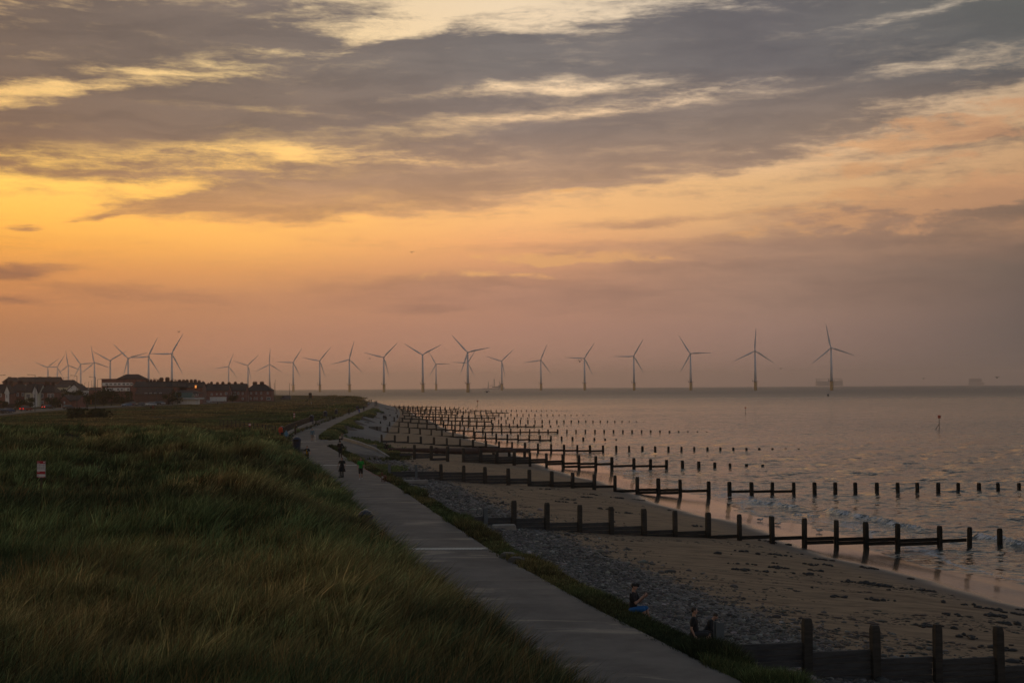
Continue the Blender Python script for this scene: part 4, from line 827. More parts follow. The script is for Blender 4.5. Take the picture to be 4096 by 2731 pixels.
# ---- cars
def car(px, pyb, D, L, col, lab, rz=0., lights=False, kind='car', hh=1.45):
    z = 5.02 if kind == 'car' else at_y(px, pyb, D).z; p = at_z(px, pyb, z) if kind == 'car' else at_y(px, pyb, D)
    m = mat('car paint %s' % (col,), col, .3, var=.05, c2=tuple(c*.9 for c in col)); e = empty('parked_van' if kind != 'car' else 'parked_car', p, rz, label=lab, cat='van' if kind != 'car' else 'car', group=None if kind != 'car' else 'cars on the coast road')
    w = 1.78; h = hh; mb = MB()
    prof = [(-L/2, .35), (-L/2, .85), (-L/2+.25, .95), (L/2-1.0, .92), (L/2-.1, .75), (L/2, .35)] if kind == 'car' else [(-L/2, .4), (-L/2, 2.1), (-L/2+.1, 2.3), (L/2-1.5, 2.3), (L/2-.8, 1.35), (L/2-.05, 1.1), (L/2, .4)]
    mb.prism(prof, -w/2, w/2); mb.build('body', m, e, bevel=.05)
    if kind == 'car':
        mb = MB(); v = []
        for y in (-1, 1): v += [(-L/2+.2, y*w/2*.95, .9), (L/2-1.1, y*w/2*.95, .9), (L/2-1.75, y*w/2*.78, h-.03), (-L/2+.75, y*w/2*.78, h-.03)]
        mb.quadset(v, [(0, 1, 2, 3), (7, 6, 5, 4), (0, 4, 5, 1), (1, 5, 6, 2), (3, 2, 6, 7), (0, 3, 7, 4)]); mb.build('windows', GL, e)
        mb = MB(); mb.box2((-L/2+.72, -w/2*.8, h-.04), (L/2-1.72, w/2*.8, h+.02)); mb.build('roof', m, e, bevel=.02)
    else:
        for y in (-w/2-.01, w/2+.01): mb = MB(); mb.box((L/2-1.5, y, 1.7), (1.0, .03, .55)); mb.build('side_window', GL, e)
    for sx in (-1, 1):
        for sy in (-1, 1):
            mb = MB(); mb.tube([(sx*L*.31, sy*(w/2-.2), .32), (sx*L*.31, sy*(w/2+.02), .32)], .32, 14); wh = mb.build('wheel', mat('tyre', (.015, .015, .015), .9), e)
            mb = MB(); mb.tube([(sx*L*.31, sy*(w/2+.02), .32), (sx*L*.31, sy*(w/2+.035), .32)], .19, 10); mb.build('rim', mat('wheel rim', (.3, .3, .3), .4), wh)
    for sy in (-1, 1):
        mb = MB(); mb.box((-L/2-.01, sy*.66, .78), (.06, .26, .2)); mb.build('tail_light', mat('lit tail light', (.4, .01, .01), .4, emit=(1, .03, .02, 2.2)) if lights else mat('tail light', (.2, .01, .01), .3), e)
        mb = MB(); mb.box((L/2-.02, sy*.62, .66), (.1, .3, .14)); mb.build('headlight', mat('headlight glass', (.5, .5, .48), .15), e)
R_ = math.radians
car(5, 1653, 400, 4.2, (.02, .025, .035), 'dark blue car half outside the left edge of the photo', R_(60))
car(27, 1651.5, 400, 4.2, (.03, .06, .15), 'blue car with pale roof at the far left, beside the dark one', R_(-130))
car(105, 1643, 430, 4.0, (.25, .015, .012), 'red hatchback with its tailgate open at the left kerb', R_(65), True, hh=1.75)
car(194, 1635.5, 480, 4.2, (.015, .015, .017), 'black car with bright red brake lights on the road', R_(55), True)
car(275, 1635.5, 480, 4.2, (.03, .033, .038), 'dark grey saloon following behind the braking black car', R_(50))
car(507, 1625, 550, 4.0, (.12, .2, .32), 'light blue car at the left end of the parked row', R_(-125))
car(527, 1623, 560, 4.1, (.16, .02, .025), 'maroon people carrier next to the light blue car', R_(-120), hh=1.8)
car(560.5, 1623, 560, 4.1, (.08, .09, .10), 'grey hatchback parked alone in the middle of the row', R_(-140))
car(592, 1621.5, 570, 4.0, (.18, .02, .02), 'red car half hidden behind the white parked car', R_(-125))
car(603, 1623, 560, 4.2, (.5, .52, .54), 'white car in the right part of the parked row', R_(-135))
car(622, 1619.5, 575, 4.2, (.02, .02, .02), 'black car behind the white one in the parked row', R_(-140))
car(640, 1619, 575, 4.1, (.4, .4, .4), 'silver car at the right end of the parked row', R_(-140))
car(802, 1611.5, 640, 4.0, (.5, .5, .5), 'small white car peeping out right of the kiosk', R_(-120))
car(829.5, 1611, 650, 4.3, (.42, .42, .42), 'silver car with a lit tail light below the right terrace', R_(60), True)
car(916, 1605, 700, 4.2, (.03, .04, .06), 'dark blue car parked against the right terrace', R_(10))
car(1143, 1599.5, 740, 5.4, (.05, .065, .10), 'dark blue van parked alone on the skyline by the lamp', R_(180), kind='van')
# ---- roadside bits
def post_sign(px, py, h, lab, c, w=.5, name='marker_post', cat='post', D=None, z=None):
    p = at_y(px, py, D); e = empty(name, p, label=lab, cat=cat); mb = MB(); mb.box((0, 0, h/2), (.14, .14, h)); mb.build('post', DKW if w > .2 else mat('post %s' % (c,), c, .7), e)
    if w > .2: mb = MB(); mb.box((0, -.1, h-.5*w), (w, .05, w*1.1)); mb.build('panel', mat('post %s' % (c,), c, .7), e)
post_sign(247, 1632, 1.5, 'short white post beside the grey saloon on the verge', (.45, .45, .42), .1, D=500)
post_sign(364, 1617, 1.8, 'orange marker post below the bushes', (.5, .14, .02), .1, D=520)
post_sign(865, 1611, 2.0, 'white panel post in front of the right terrace', (.45, .42, .38), .1, D=650)
post_sign(899, 1613.5, 1.7, 'tan marker post near the right end of the pale wall', (.3, .2, .12), .1, D=640)
post_sign(994, 1607, 3.3, 'pale grey pillar before the middle of the right terrace', (.3, .28, .26), .1, D=690)
def bin_(px, py, z, lab, s=1., c=(.012, .02, .045), D=None):
    p = at_z(px, py, z) if D is None else at_y(px, py, D); e = empty('litter_bin', p, label=lab, cat='litter bin'); m = mat('bin %s' % (c,), c, .35)
    mb = MB(); mb.tube([(0, 0, 0), (0, 0, .85*s)], [.27*s, .29*s], 20); mb.build('body', m, e, smooth=False)
    mb = MB(); mb.tube([(0, 0, .85*s), (0, 0, .87*s), (0, 0, 1.02*s), (0, 0, 1.14*s), (0, 0, 1.2*s)], [.29*s, .32*s, .32*s, .22*s, .05*s], 20); l = mb.build('hood', m, e, smooth=False)
    mb = MB(); mb.box((0, -.31*s, .94*s), (.34*s, .06, .13*s)); mb.build('slot', mat('bin slot', (.004, .004, .004), .8), l)
    mb = MB(); mb.ball((0, 0, 1.2*s), (.10*s, .10*s, .03*s)); mb.build('cap', mat('bin cap', (.4, .38, .32), .4), l)
post_b = [(60, 1645, 'black bin on the verge beside the leftmost cars', 430), (348.5, 1630, 'black bin on the grass verge in the middle distance', 500)]
for px, py, lab, D in post_b: bin_(px, py, 5, lab, 1.1, (.012, .012, .012), D=D)
# ---- bushes and trees by the houses
def leafmat(name, c, c2):
    m, q, b = new_mat(name); t = q.new('ShaderNodeNewGeometry'); n = q.noise(t.outputs['Position'], .8, 4, .6)
    q.link(q.mix(q.smooth(n, .35, .65), c, c2), b.inputs['Base Color']); b.inputs['Roughness'].default_value = .9; b.inputs['Specular IOR Level'].default_value = .15; return m
LEAF = leafmat('dark leaves', (.022, .03, .012), (.04, .042, .016)); BARK = mat('bark', (.04, .03, .022), .95)
def tree(px, py, D, w, h, lab, name='tree', n=900, z=4.9, cat='tree'):
    p = at_y(px, py, D); p.z = z; e = empty(name, p, label=lab, cat=cat, group='dark trees and bushes in the gardens' if D > 400 else None); mb = MB()
    mb.tube([(0, 0, -.3), (.1, 0, h*.35), (0, 0, h*.6)], [.22, .15, .05], 7)
    for k in range(4):
        a = k*1.7; mb.tube([(0, 0, h*(.2+.08*k)), (math.cos(a)*w*.28, math.sin(a)*w*.28, h*(.5+.06*k))], [.1, .03], 5)
    mb.build('trunk', BARK, e)
    g_ = np.random.default_rng(int(px*10)); nc = 9; cl = np.stack([g_.uniform(-.36, .36, nc)*w, g_.uniform(-.3, .3, nc)*w, g_.uniform(.25, .82, nc)*h], 1); rr = g_.uniform(.14, .26, nc)*w
    idx = g_.integers(0, nc, n); d = g_.normal(size=(n, 3)); d /= np.linalg.norm(d, axis=1)[:, None]; r = rr[idx]*g_.random(n)**.35
    c = cl[idx]+d*r[:, None]*np.array([1, 1, .8]); c[:, 2] = np.clip(c[:, 2], .1, h*1.05)
    s = g_.uniform(.12, .34, n)*max(w/6, .5); u = g_.normal(size=(n, 3)); v = g_.normal(size=(n, 3)); u /= np.linalg.norm(u, axis=1)[:, None]; v /= np.linalg.norm(v, axis=1)[:, None]
    V = np.stack([c+u*s[:, None], c+v*s[:, None]*.7, c-u*s[:, None], c-v*s[:, None]*.7], 1).reshape(-1, 3); Fc = np.arange(n*4).reshape(-1, 4)
    np_mesh('crown', V, Fc, LEAF, smooth=False, parent=e)
for T in ((10, 1625, 500, 4, 3.2, 'low dark hedge tree below the half timbered house'), (88, 1625, 500, 6, 3.5, 'small dark bush before the plain brick house'), (120, 1622, 500, 5, 4.6, 'dark bush below the pale rendered house'),
 (205, 1620, 515, 5, 5.8, 'dark tree standing right of the brick semi'), (222, 1620, 520, 6, 4.5, 'lower dark tree left of the red bungalow'), (285, 1618, 560, 9, 8, 'tall dark tree behind the bungalow wing'),
 (318, 1618, 530, 8, 7.2, 'dark round tree right of the bungalow'), (345, 1618, 540, 9, 6.6, 'broad dark tree below the small cottage roof'), (372, 1612, 600, 7, 6, 'tree just left of the corner lamp'),
 (415, 1614, 560, 9, 6.8, 'left dark tree below the flat roofed block'), (445, 1612, 565, 11, 8.2, 'large dark tree below the middle of the flat block'), (492, 1612, 570, 9, 6.5, 'dark tree left of the parked car row'),
 (280, 1600, 690, 14, 7, 'hazy trees under the white gabled house'), (690, 1602, 600, 8, 6.5, 'dark tree behind the left end of the kiosk roof'), (930, 1606, 680, 6, 5, 'small tree at the foot of the right terrace')): tree(*T)
tree(348, 1668, 330, 10, 2.1, 'wide dark bush alone on the rough grassland', 'bush', 1600, 5.0, 'bush')

# ================================================================== PROMENADE FURNITURE
CONC = mat('pale concrete', (.30, .27, .23), .9, c2=(.19, .17, .15), var=.7, vscale=1.2, bump=.3); CONCD = mat('dark concrete', (.12, .11, .10), .9, c2=(.07, .066, .06), var=.7, bump=.3)
def wallline(name, ys, off, h, th, m, z0=4.2, **k):
    P = [(float(xl(y))-off, y) for y in ys]; mb = MB()
    for (x0, y0), (x1, y1) in zip(P, P[1:]):
        dx, dy = x1-x0, y1-y0; L = math.hypot(dx, dy); mb.box(((x0+x1)/2, (y0+y1)/2, (z0+4.5+h)/2), (L+.02, th, 4.5+h-z0), math.atan2(dy, dx))
    return mb.build(name, m, **k)
e = empty('retaining_wall', (float(xl(212)), 212, 4.5), label='pale concrete wall edging the left side of the promenade below the black railing', cat='wall')
w_ = wallline('wall', np.arange(206, 289, 6), .12, .72, .25, CONC); w_.parent = e; w_.matrix_parent_inverse = Matrix.Translation(e.location).inverted()
w_ = wallline('coping', np.arange(206, 289, 6), .12, .82, .33, CONC, z0=5.23); w_.parent = e; w_.matrix_parent_inverse = Matrix.Translation(e.location).inverted()
e = wallline('low_wall', np.arange(290, 345, 6), .15, .55, .3, CONCD, label='low dark wall continuing past the railing towards the far bend', cat='wall')
BLK = mat('black railing paint', (.012, .012, .013), .5)
e = empty('promenade_railing', (float(xl(205))-.5, 205, 4.6), label='black railing standing behind the pale promenade wall', cat='railing')
mb = MB(); bars = MB(); P = [Vector((float(xl(y))-.55-e.location.x, y-e.location.y, 0)) for y in np.arange(203, 290, 2.)]
for a, b in zip(P, P[1:]):
    d = b-a; rz = math.atan2(d.y, d.x); c = (a+b)/2
    for zz in (.45, 1.62): mb.box((c.x, c.y, zz), (d.length+.02, .05, .06), rz)
    for i in range(14): q = a+d*(i/14); bars.box((q.x, q.y, 1.03), (.035, .035, 1.2), rz)
    bars.box((a.x, a.y, .85), (.08, .08, 1.7), rz)
mb.build('rails', BLK, e); bars.build('bars', BLK, e)
run_fence('dune_fence', [Vector((p.x, p.y, float(dune_z(np.array([p.x]), np.array([p.y]))[0]))) for p in (at_z(px, py, 5.2) for px, py in ((880, 1702), (960, 1712), (1050, 1722), (1102, 1731)))], 1.1, DKW, 'weathered post and rail fence running left from the railing end', 'fence', post=3., rail=(.35, .65, .95))
# drainage channels
for i, (yy, pale, lab) in enumerate(((65.9, 1, 'nearest pale slotted drain across the promenade, beyond the domed bin'), (136.5, 1, 'slotted drain behind the woman with the scooter'), (158, 0, 'faint joint beside the boy in the black tee shirt'), (195.5, 1, 'pale joint at the feet of the man with the white dog'), (252, 1, 'pale joint behind the head of the man with the white dog'), (320, 0, 'joint beside the bin at the wall end'), (408, 1, 'joint near the distant cyclist'))):
    w = .46 if pale else .16; x0, x1 = float(xl(yy))+.15, float(xe(yy))-.05; m = mat('drain grate', (.52, .50, .45), .7) if pale else mat('joint filler', (.3, .28, .25), .8)
    e = empty('drain_channel', (x0, yy, 4.5), label=lab, cat='drain', group='joints and drains across the promenade'); mb = MB(); n = int((x1-x0-.1)/.16)
    for k in range(n): mb.box((k*.16+.1, 0, .028), (.12, w*1.6, .01), -.35 if pale else 0)
    mb.build('grate', m, e); mb = MB(); mb.box(((x1-x0)/2, 0, .018), (x1-x0, w*1.6, .008)); mb.build('frame', mat('grate frame', (.22, .21, .19), .8), e)
bin_(1463, 2153, 4.7, 'nearest dark blue bin, only its domed hood showing above the grass', 1.15)
bin_(1187, 1812, 4.6, 'dark blue bin at the dune edge left of the boy', 1.55)
bin_(1127, 1752, 4.55, 'dark blue bin below the orange lifebuoy stand', 1.45)
bin_(1246, 1697, 4.55, 'dark blue bin at the far end of the pale wall', 1.5, D=276)
bin_(1301, 1677, 4.55, 'dark blue bin farther up the promenade, left side', 1.6)
bin_(1345, 1663, 4.55, 'dark bin half hidden in grass, farthest up the promenade', 1.4)
# lifebuoy stand
p = at_z(1123, 1752, 4.6); e = empty('lifebuoy_stand', p, label='orange lifebuoy housing on a post above the blue bin', cat='lifebuoy'); OR = mat('orange plastic', (.62, .07, .02), .5)
mb = MB(); mb.box((-.1, 0, .45), (.1, .1, .9)); mb.build('post', OR, e)
mb = MB(); mb.prism([(-.3+.3-.3*math.cos(a), 1.35+.3*math.sin(a)) for a in np.linspace(0, math.pi, 10)]+[(.3, .85), (-.3, .85)], -.14, .14); mb.build('housing', OR, e, bevel=.03)
mb = MB(); mb.tube([(.2*math.cos(a), -.16, 1.2+.2*math.sin(a)) for a in np.linspace(0, 2*math.pi, 17)], .05, 8); mb.build('lifebuoy', mat('buoy red', (.5, .04, .02), .5), e, smooth=True)
# beach rules sign in the dunes
def sign_board(px, py0, py1, D, w, lab, big=True):
    top = at_y(px, py0, D); bot = at_y(px, py1, D); h = top.z-bot.z; gz = float(dune_z(np.array([top.x]), np.array([top.y]))[0])
    e = empty('beach_sign', (top.x, D, gz), math.radians(-8), label=lab, cat='sign'); zb = bot.z-gz; RD = mat('sign red', (.34, .008, .03), .5); WH = mat('sign white', (.55, .57, .60), .5); TX = mat('sign print', (.10, .11, .13), .6)
    mb = MB(); mb.box((-.02, .05, (zb+h*.9)/2-.2), (.09, .07, zb+h*.9+.4)); mb.build('post', BLK, e)
    b = MB(); b.box((0, 0, zb+h/2), (w, .025, h)); pl = b.build('panel', WH, e)
    mb = MB(); Y = -.0165
    for a0, a1 in ((.835, 1.0), (.205, .375), (0, .055)) if big else ((.8, 1), (0, .35)):
        mb = MB(); mb.box((0, Y, zb+h*(a0+a1)/2), (w*.999, .008, h*(a1-a0))); mb.build('red_band', RD, pl)
    if big:
        for r in range(3):
            for c_ in range(2):
                x0 = -w*.43+c_*w*.48; z = zb+h*(.76-.11*r); mb = MB(); mb.prism([(x0, z-.03*h), (x0+.09*w, z-.03*h), (x0+.045*w, z+.035*h)], -.022, -.0135) if r < 2 else mb.tube([(x0+.045*w, -.022, z), (x0+.045*w, -.0135, z)], .035*h, 12)
                mb.build('pictogram', TX, pl)
                mb = MB()
                for k in range(3): mb.box((x0+.26*w, -.0155, z+.026*h-.026*k*h), (.24*w-.03*w*(k % 2), .005, .012*h))
                mb.build('text_line', TX, pl)
        mb = MB(); mb.tube([(w*.36, -.024, zb+h*.925), (w*.36, -.0205, zb+h*.925)], .045*h, 14); mb.build('crest', WH, pl)
        for zz, ww, x in ((.945, .12, -.38), (.885, .32, -.28), (.335, .26, -.3), (.02, .8, 0)): mb = MB(); mb.box((x*w, -.0225, zb+h*zz), (ww*w, .004, h*.018)); mb.build('text_line', WH, pl)
        mb = MB(); mb.box((-.40*w, -.0155, zb+h*.12), (.06*w, .006, h*.05)); mb.box((-.29*w, -.0155, zb+h*.12), (.05*w, .006, h*.05)); mb.build('pictogram', TX, pl)
sign_board(165, 1843, 1909, 78, .48, 'red and white beach rules sign on a black post in the dune grass')
sign_board(999, 1692, 1706, 215, .34, 'small white sign with a red foot in front of the dune fence', False)
# banded totem, board, small things on the plain
p = at_z(1177, 1676, 5.2); e = empty('banded_post', p, label='short post with white and red bands left of the black railing', cat='post'); rb = .17
for k in range(6): mb = MB(); mb.box((0, 0, .12+.24*k), (rb*2, .1, .235)); mb.build('band', mat('band white', (.5, .5, .5), .6) if k % 2 == 0 else mat('band red', (.3, .04, .04), .6), e)
p = at_y(1241, 1594, 655); e = empty('notice_board', p, label='dark square board on short legs on the dune skyline', cat='board'); k = 655/F
for s in (-8, -3.5, 3.5, 8): mb = MB(); mb.box((s*k, 0, .1), (.1, .1, 1.0)); mb.build('leg', DKW, e)
mb = MB(); mb.box((0, -.08, 13.5*k), (12.2*k, .15, 19.5*k)); mb.build('board', BLK, e, bevel=.02); mb = MB(); mb.box((0, 0, 3.5*k), (19*k, .12, .08)); mb.build('crossbar', DKW, e)
post_sign(1251, 1593.5, 1.5, 'orange post right of the dark notice board', (.35, .08, .03), .1, D=655)
post_sign(1313, 1637, 1.0, 'orange marker post in the grass beside the far promenade', (.5, .2, .06), .1, D=455)
post_sign(1245, 1617, .9, 'small pale marker in the grass below the notice board', (.4, .42, .45), .1, D=545)
# ---- ramp with its low wall
Lr = [at_z(*q) for q in ((1266, 1766, 4.53), (1335, 1787, 4.4), (1400, 1810, 3.85), (1484, 1836, 2.75))]; Rr = [at_z(*q) for q in ((1362, 1756, 4.53), (1430, 1776, 4.15), (1500, 1802, 3.5), (1556, 1828, 2.7))]
mb = MB(); vs = []
for a, b in zip(Lr, Rr): vs += [a, b, (b.x, b.y, b.z-2.2), (a.x, a.y, a.z-2.2)]
mb.quadset(vs, [(i*4+q, i*4+(q+1) % 4, i*4+4+(q+1) % 4, i*4+4+q) for i in range(3) for q in range(4)]+[(0, 1, 2, 3), (15, 14, 13, 12)]); mb.build('ramp', PM, label='concrete ramp slanting from the promenade down to the pebbles', kind='structure')
mb = MB()
for a, b in zip(Rr, Rr[1:]):
    d = b-a; L = math.hypot(d.x, d.y); n = Vector((-d.y, d.x, 0)).normalized()*.18
    v = [a+n, a-n, b-n, b+n]; mb.quadset([(q.x, q.y, q.z-1.6) for q in v]+[(q.x, q.y, q.z+(.42 if q.z > 3.2 else .12)) for q in v], [(3, 2, 1, 0), (4, 5, 6, 7), (0, 1, 5, 4), (1, 2, 6, 5), (2, 3, 7, 6), (3, 0, 4, 7)])
mb.build('ramp_wall', CONC, label='low pinkish concrete wall along the seaward side of the ramp', cat='wall')
# ---- revetment ribs and blocks
for i, (x0, y0, x1, y1) in enumerate(((1382, 1706, 1456, 1738), (1416, 1686, 1496, 1717), (1444, 1671, 1523, 1702), (1464, 1657, 1545, 1685), (1482, 1640, 1572, 1672), (1492, 1630, 1578, 1658), (1502, 1621, 1590, 1647))):
    a = at_z(x0, y0, 4.55); b = at_z(x1, y1, 2.35); d = b-a; n = Vector((-d.y, d.x, 0)).normalized()*.28; v = [a+n, a-n, b-n, b+n]; mb = MB()
    mb.quadset([(q.x, q.y, q.z-1.) for q in v]+[(q.x, q.y, q.z+.22) for q in v], [(3, 2, 1, 0), (4, 5, 6, 7), (0, 1, 5, 4), (1, 2, 6, 5), (2, 3, 7, 6), (3, 0, 4, 7)])
    mb.build('revetment_rib', CONCD, label='%s concrete rib running down the sloping sea wall' % ('nearest', 'second nearest', 'third nearest', 'middle', 'third farthest', 'second farthest', 'farthest')[i], cat='sea wall rib', group='concrete ribs on the sloping sea wall')
for i, (px, py, z, s, lab) in enumerate(((1500, 1715, 3.0, 2.2, 'dark concrete block where the sloping slabs meet the shingle'), (1455, 1696, 3.3, 2., 'dark block between the two nearest sea wall ribs'), (1483, 1672, 3.3, 2.2, 'dark block on the slabs behind the second rib'), (1510, 1661, 3.2, 2.2, 'dark block on the slabs by the middle rib'), (1541, 1639, 3.2, 2.2, 'dark block on the far slabs near the bend'), (1475, 1793, 3.1, 1.9, 'dark concrete block in the weeds beside the ramp wall'))):
    p = at_z(px, py, z); mb = MB(); mb.box((0, 0, 0), (s, s*.8, 1.1)); o_ = mb.build('concrete_block', CONCD, bevel=.05, label=lab, cat='concrete block'); o_.location = p; o_.rotation_euler = (0, 0, -.4)
for (px, py, z, sx, sy, sz, rz, m, lab) in ((2016, 2112, 2.75, 1.6, .7, .5, .1, CONC, 'pale concrete footing at the landward end of the second groyne'), (3080, 2665, 2.4, 1.9, .8, .6, .0, CONC, 'concrete footing behind the boards of the nearest groyne'), (1660, 1926, 3.0, 2.6, .6, .35, .1, CONC, 'flat concrete slab beside the start of the third groyne'),
     (1378, 2040, 4.9, .5, .6, .5, .2, CONCD, 'dark concrete block sunk in the dune edge above the domed bin'), (1197, 1804, 4.8, 1.0, .8, .5, .6, CONCD, 'grey boulder at the dune edge below the dark blue bin')):
    p = at_z(px, py, z); mb = MB(); mb.box((0, 0, 0), (sx, sy, sz), top=.93); o_ = mb.build('concrete_block', m, bevel=.05, label=lab, cat='concrete block'); o_.location = p; o_.rotation_euler = (0, 0, rz)
for px, py, lab in ((2028, 2232, 'upper of two wedge shaped concrete blocks on the verge'), (2062, 2250, 'lower of two wedge shaped concrete blocks on the verge')):
    p = at_z(px, py, 4.45); mb = MB(); mb.prism([(-.38, 0), (-.18, .26), (.2, .26), (.75, .05), (.75, -.3), (-.38, -.3)], -.25, .25); o_ = mb.build('concrete_wedge', CONCD, bevel=.02, label=lab, cat='concrete block'); o_.location = p; o_.rotation_euler = (0, 0, -.25)

# ================================================================== PEOPLE, DOGS, BIRDS
def bake_remesh(mb, name, m, parent, vox, smooth=2, inv=None):
    me = bpy.data.meshes.new(name); me.from_pydata(mb.v, [], mb.f); o = bpy.data.objects.new(name, me); COL.objects.link(o)
    bm = bmesh.new(); bm.from_mesh(me); bmesh.ops.recalc_face_normals(bm, faces=bm.faces); bm.to_mesh(me); bm.free()
    r = o.modifiers.new('r', 'REMESH'); r.mode = 'VOXEL'; r.voxel_size = vox; r.use_smooth_shade = True
    s = o.modifiers.new('s', 'SMOOTH'); s.iterations = smooth; s.factor = .5
    dg = bpy.context.evaluated_depsgraph_get(); dg.update(); nm = bpy.data.meshes.new_from_object(o.evaluated_get(dg)); o.modifiers.clear(); o.data = nm; nm.materials.clear(); nm.materials.append(m)
    bpy.data.meshes.remove(me); nm.name = name; o.parent = parent; return o
def limb(mb, a, b, r0, r1, n=10):
    a, b = Vector(a), Vector(b); mb.tube([a, a.lerp(b, .35), b], [r0, r0*.55+r1*.45+.004, r1], n); mb.ball(a, r0, 10, 6); mb.ball(b, r1, 10, 6)
SKIN = mat('skin', (.36, .21, .15), .6, c2=(.30, .17, .12)); DARKHAIR = mat('dark hair', (.018, .012, .009), .7)
def V3(*a): return Vector(a)
def person(loc, h, rz, lab, shirt=(.01, .01, .012), legs=(.012, .012, .015), leg_kind='trousers', hair=(.02, .014, .01), sleeves='long', arms=None, step=.0, pose='stand', lean=0., vox=.012, dress=False, hat=None, shoes=(.02, .02, .02), hood=False, longhair=False, extras=None, build=1.0, shin=1.0):
    s = h/1.75; e = empty('person', loc, rz, label=lab, cat='person')
    T = lambda v: Vector((v[0]*s, v[1]*s, v[2]*s))
    if pose == 'stand': hip = V3(0, 0, .93)
    elif pose == 'sit': hip = V3(0, 0, .10)
    else: hip = V3(0, .12, .42)
    tilt = lean; up = V3(0, -math.sin(tilt), math.cos(tilt)); fw = V3(0, -math.cos(tilt), -math.sin(tilt))
    P = lambda x, u, f=0: hip+V3(x, 0, 0)+up*u+fw*f
    sh = .52; shw = .185*build; L = []
    for sd, st in ((-1, step), (1, -step)):
        hp = P(sd*.085*build, -.02)
        if pose == 'stand': kn = V3(sd*.1, -st*.45-.03, .5+abs(st)*.03); an = V3(sd*.1, -st*.9+.02, .09+max(0, -st)*.12)
        elif pose == 'sit': kn = hp+V3(sd*.05, -.42, .05); an = kn+V3(0, -.05-.05*sd, -.42*shin)
        else: kn = hp+V3(sd*.12, -.40, .02); an = V3(sd*.12, -.16, .09)
        L.append((hp, kn, an))
    A = []
    arms = arms or [(V3(-.27, .03, -.27), V3(-.27, -.06, -.52)), (V3(.27, .03, -.27), V3(.27, -.06, -.52))]
    for sd, (el, ha) in zip((-1, 1), arms):
        S_ = P(sd*shw, sh-.03); O = P(0, sh-.03); f = lambda v: O+V3(v[0], v[1], v[2]) if False else O+V3(v[0]*build, 0, 0)+up*v[2]-fw*v[1]
        A.append((S_, f(el), f(ha)))
    hc = P(0, sh+.20, .02); r = 1*build
    def torso(g, lo=-.05, hi=sh):
        m = MB(); m.ball(P(0, .0), (.155*r+g, .115*r+g, .12+g)); m.ball(P(0, .16, .01), (.135*r+g, .105*r+g, .15+g)); m.ball(P(0, .36, .0), (.165*r+g, .115+g, .16+g)); limb(m, P(-shw+.02, sh-.04), P(shw-.02, sh-.04), .065+g, .065+g); return m
    body = torso(-.012)
    limb(body, P(0, sh-.02), P(0, sh+.11), .058, .052); body.ball(hc, (.073, .09, .108)); body.ball(hc+fw*.025-up*.055, (.055, .06, .055)); body.tube([hc+fw*.085+up*.01, hc+fw*.112-up*.02, hc+fw*.085-up*.03], [.010, .017, .010], 6)
    for sd in (-1, 1): body.ball(hc+V3(sd*.075, 0, 0)-up*.005, (.012, .022, .03))
    for (hp, kn, an) in L: limb(body, hp, kn, .078*r, .052); limb(body, kn, an, .052, .034)
    for (S_, el, ha), sd in zip(A, (-1, 1)):
        limb(body, S_, el, .046, .037); limb(body, el, ha, .037, .024); d = (ha-el).normalized(); side = V3(0, 1, 0) if abs(d.y) < .7 else V3(0, 0, 1); q = d.cross(side).normalized(); side = q.cross(d).normalized()
        pm = ha+d*.05; body.ball(pm, (.03, .03, .045)) ; limb(body, ha, pm+d*.02, .024, .026)
        for k, (o_, ln) in enumerate(((-.030, .062), (-.010, .074), (.010, .070), (.030, .055))): b0 = pm+d*.03+side*o_; limb(body, b0, b0+d*ln*.6+q*.006*sd, .010, .009, 6); limb(body, b0+d*ln*.6+q*.006*sd, b0+d*ln+q*.02*sd, .009, .008, 6)
        t0 = ha+d*.02-side*.026; limb(body, t0, t0+d*.05-side*.03, .011, .009, 6)
    sc_ = lambda m: (setattr(m, 'v', [tuple(c*s for c in v) for v in m.v]), m)[1]
    bake_remesh(sc_(body), 'body', SKIN, e, vox*s*(.8 if vox < .02 else 1), 1)
    # clothes
    g = .014; m = torso(g)
    if sleeves:
        for (S_, el, ha) in A:
            if sleeves == 'long': limb(m, S_, el, .06+g*.4, .05); limb(m, el, el.lerp(ha, .93), .05, .036)
            else: limb(m, S_, S_.lerp(el, .65), .062, .06)
    if dress: 
        b = hip+V3(0, 0, -.42 if pose == 'stand' else -.1); m.tube([P(0, .2), P(0, 0), b], [.15*r, .20*r, .29*r], 14, .75)
    if hood: m.ball(hc-fw*.02, (.10, .115, .13)); m.ball(hc-fw*.09-up*.1, (.1, .07, .08))
    cm = mat('cloth %s' % (shirt,), shirt, .9); top = bake_remesh(sc_(m), 'dress' if dress else ('hoodie' if hood else ('shirt' if sleeves != 'long' else 'jumper')), cm, e, vox*s, 2)
    m = MB(); m.ball(P(0, -.03), (.158*r+g, .12*r+g, .12))
    for (hp, kn, an) in L:
        if leg_kind == 'shorts': limb(m, hp, hp.lerp(kn, .95), .098*r, .082)
        else: limb(m, hp, kn, .094*r, .066); limb(m, kn, kn.lerp(an, .95), .066, .056)
    bake_remesh(sc_(m), 'shorts' if leg_kind == 'shorts' else ('leggings' if dress else 'trousers'), mat('cloth %s' % (legs,), legs, .9), e, vox*s, 2)
    for (hp, kn, an) in L:
        m = MB(); f = an+V3(0, -.0, -.035); limb(m, f+V3(0, .04, 0), f+V3(0, -.13, -.012), .045, .036); m.ball(an+V3(0, .01, 0), .05); bake_remesh(sc_(m), 'shoe', mat('cloth %s' % (shoes,), shoes, .7), e, vox*s, 1)
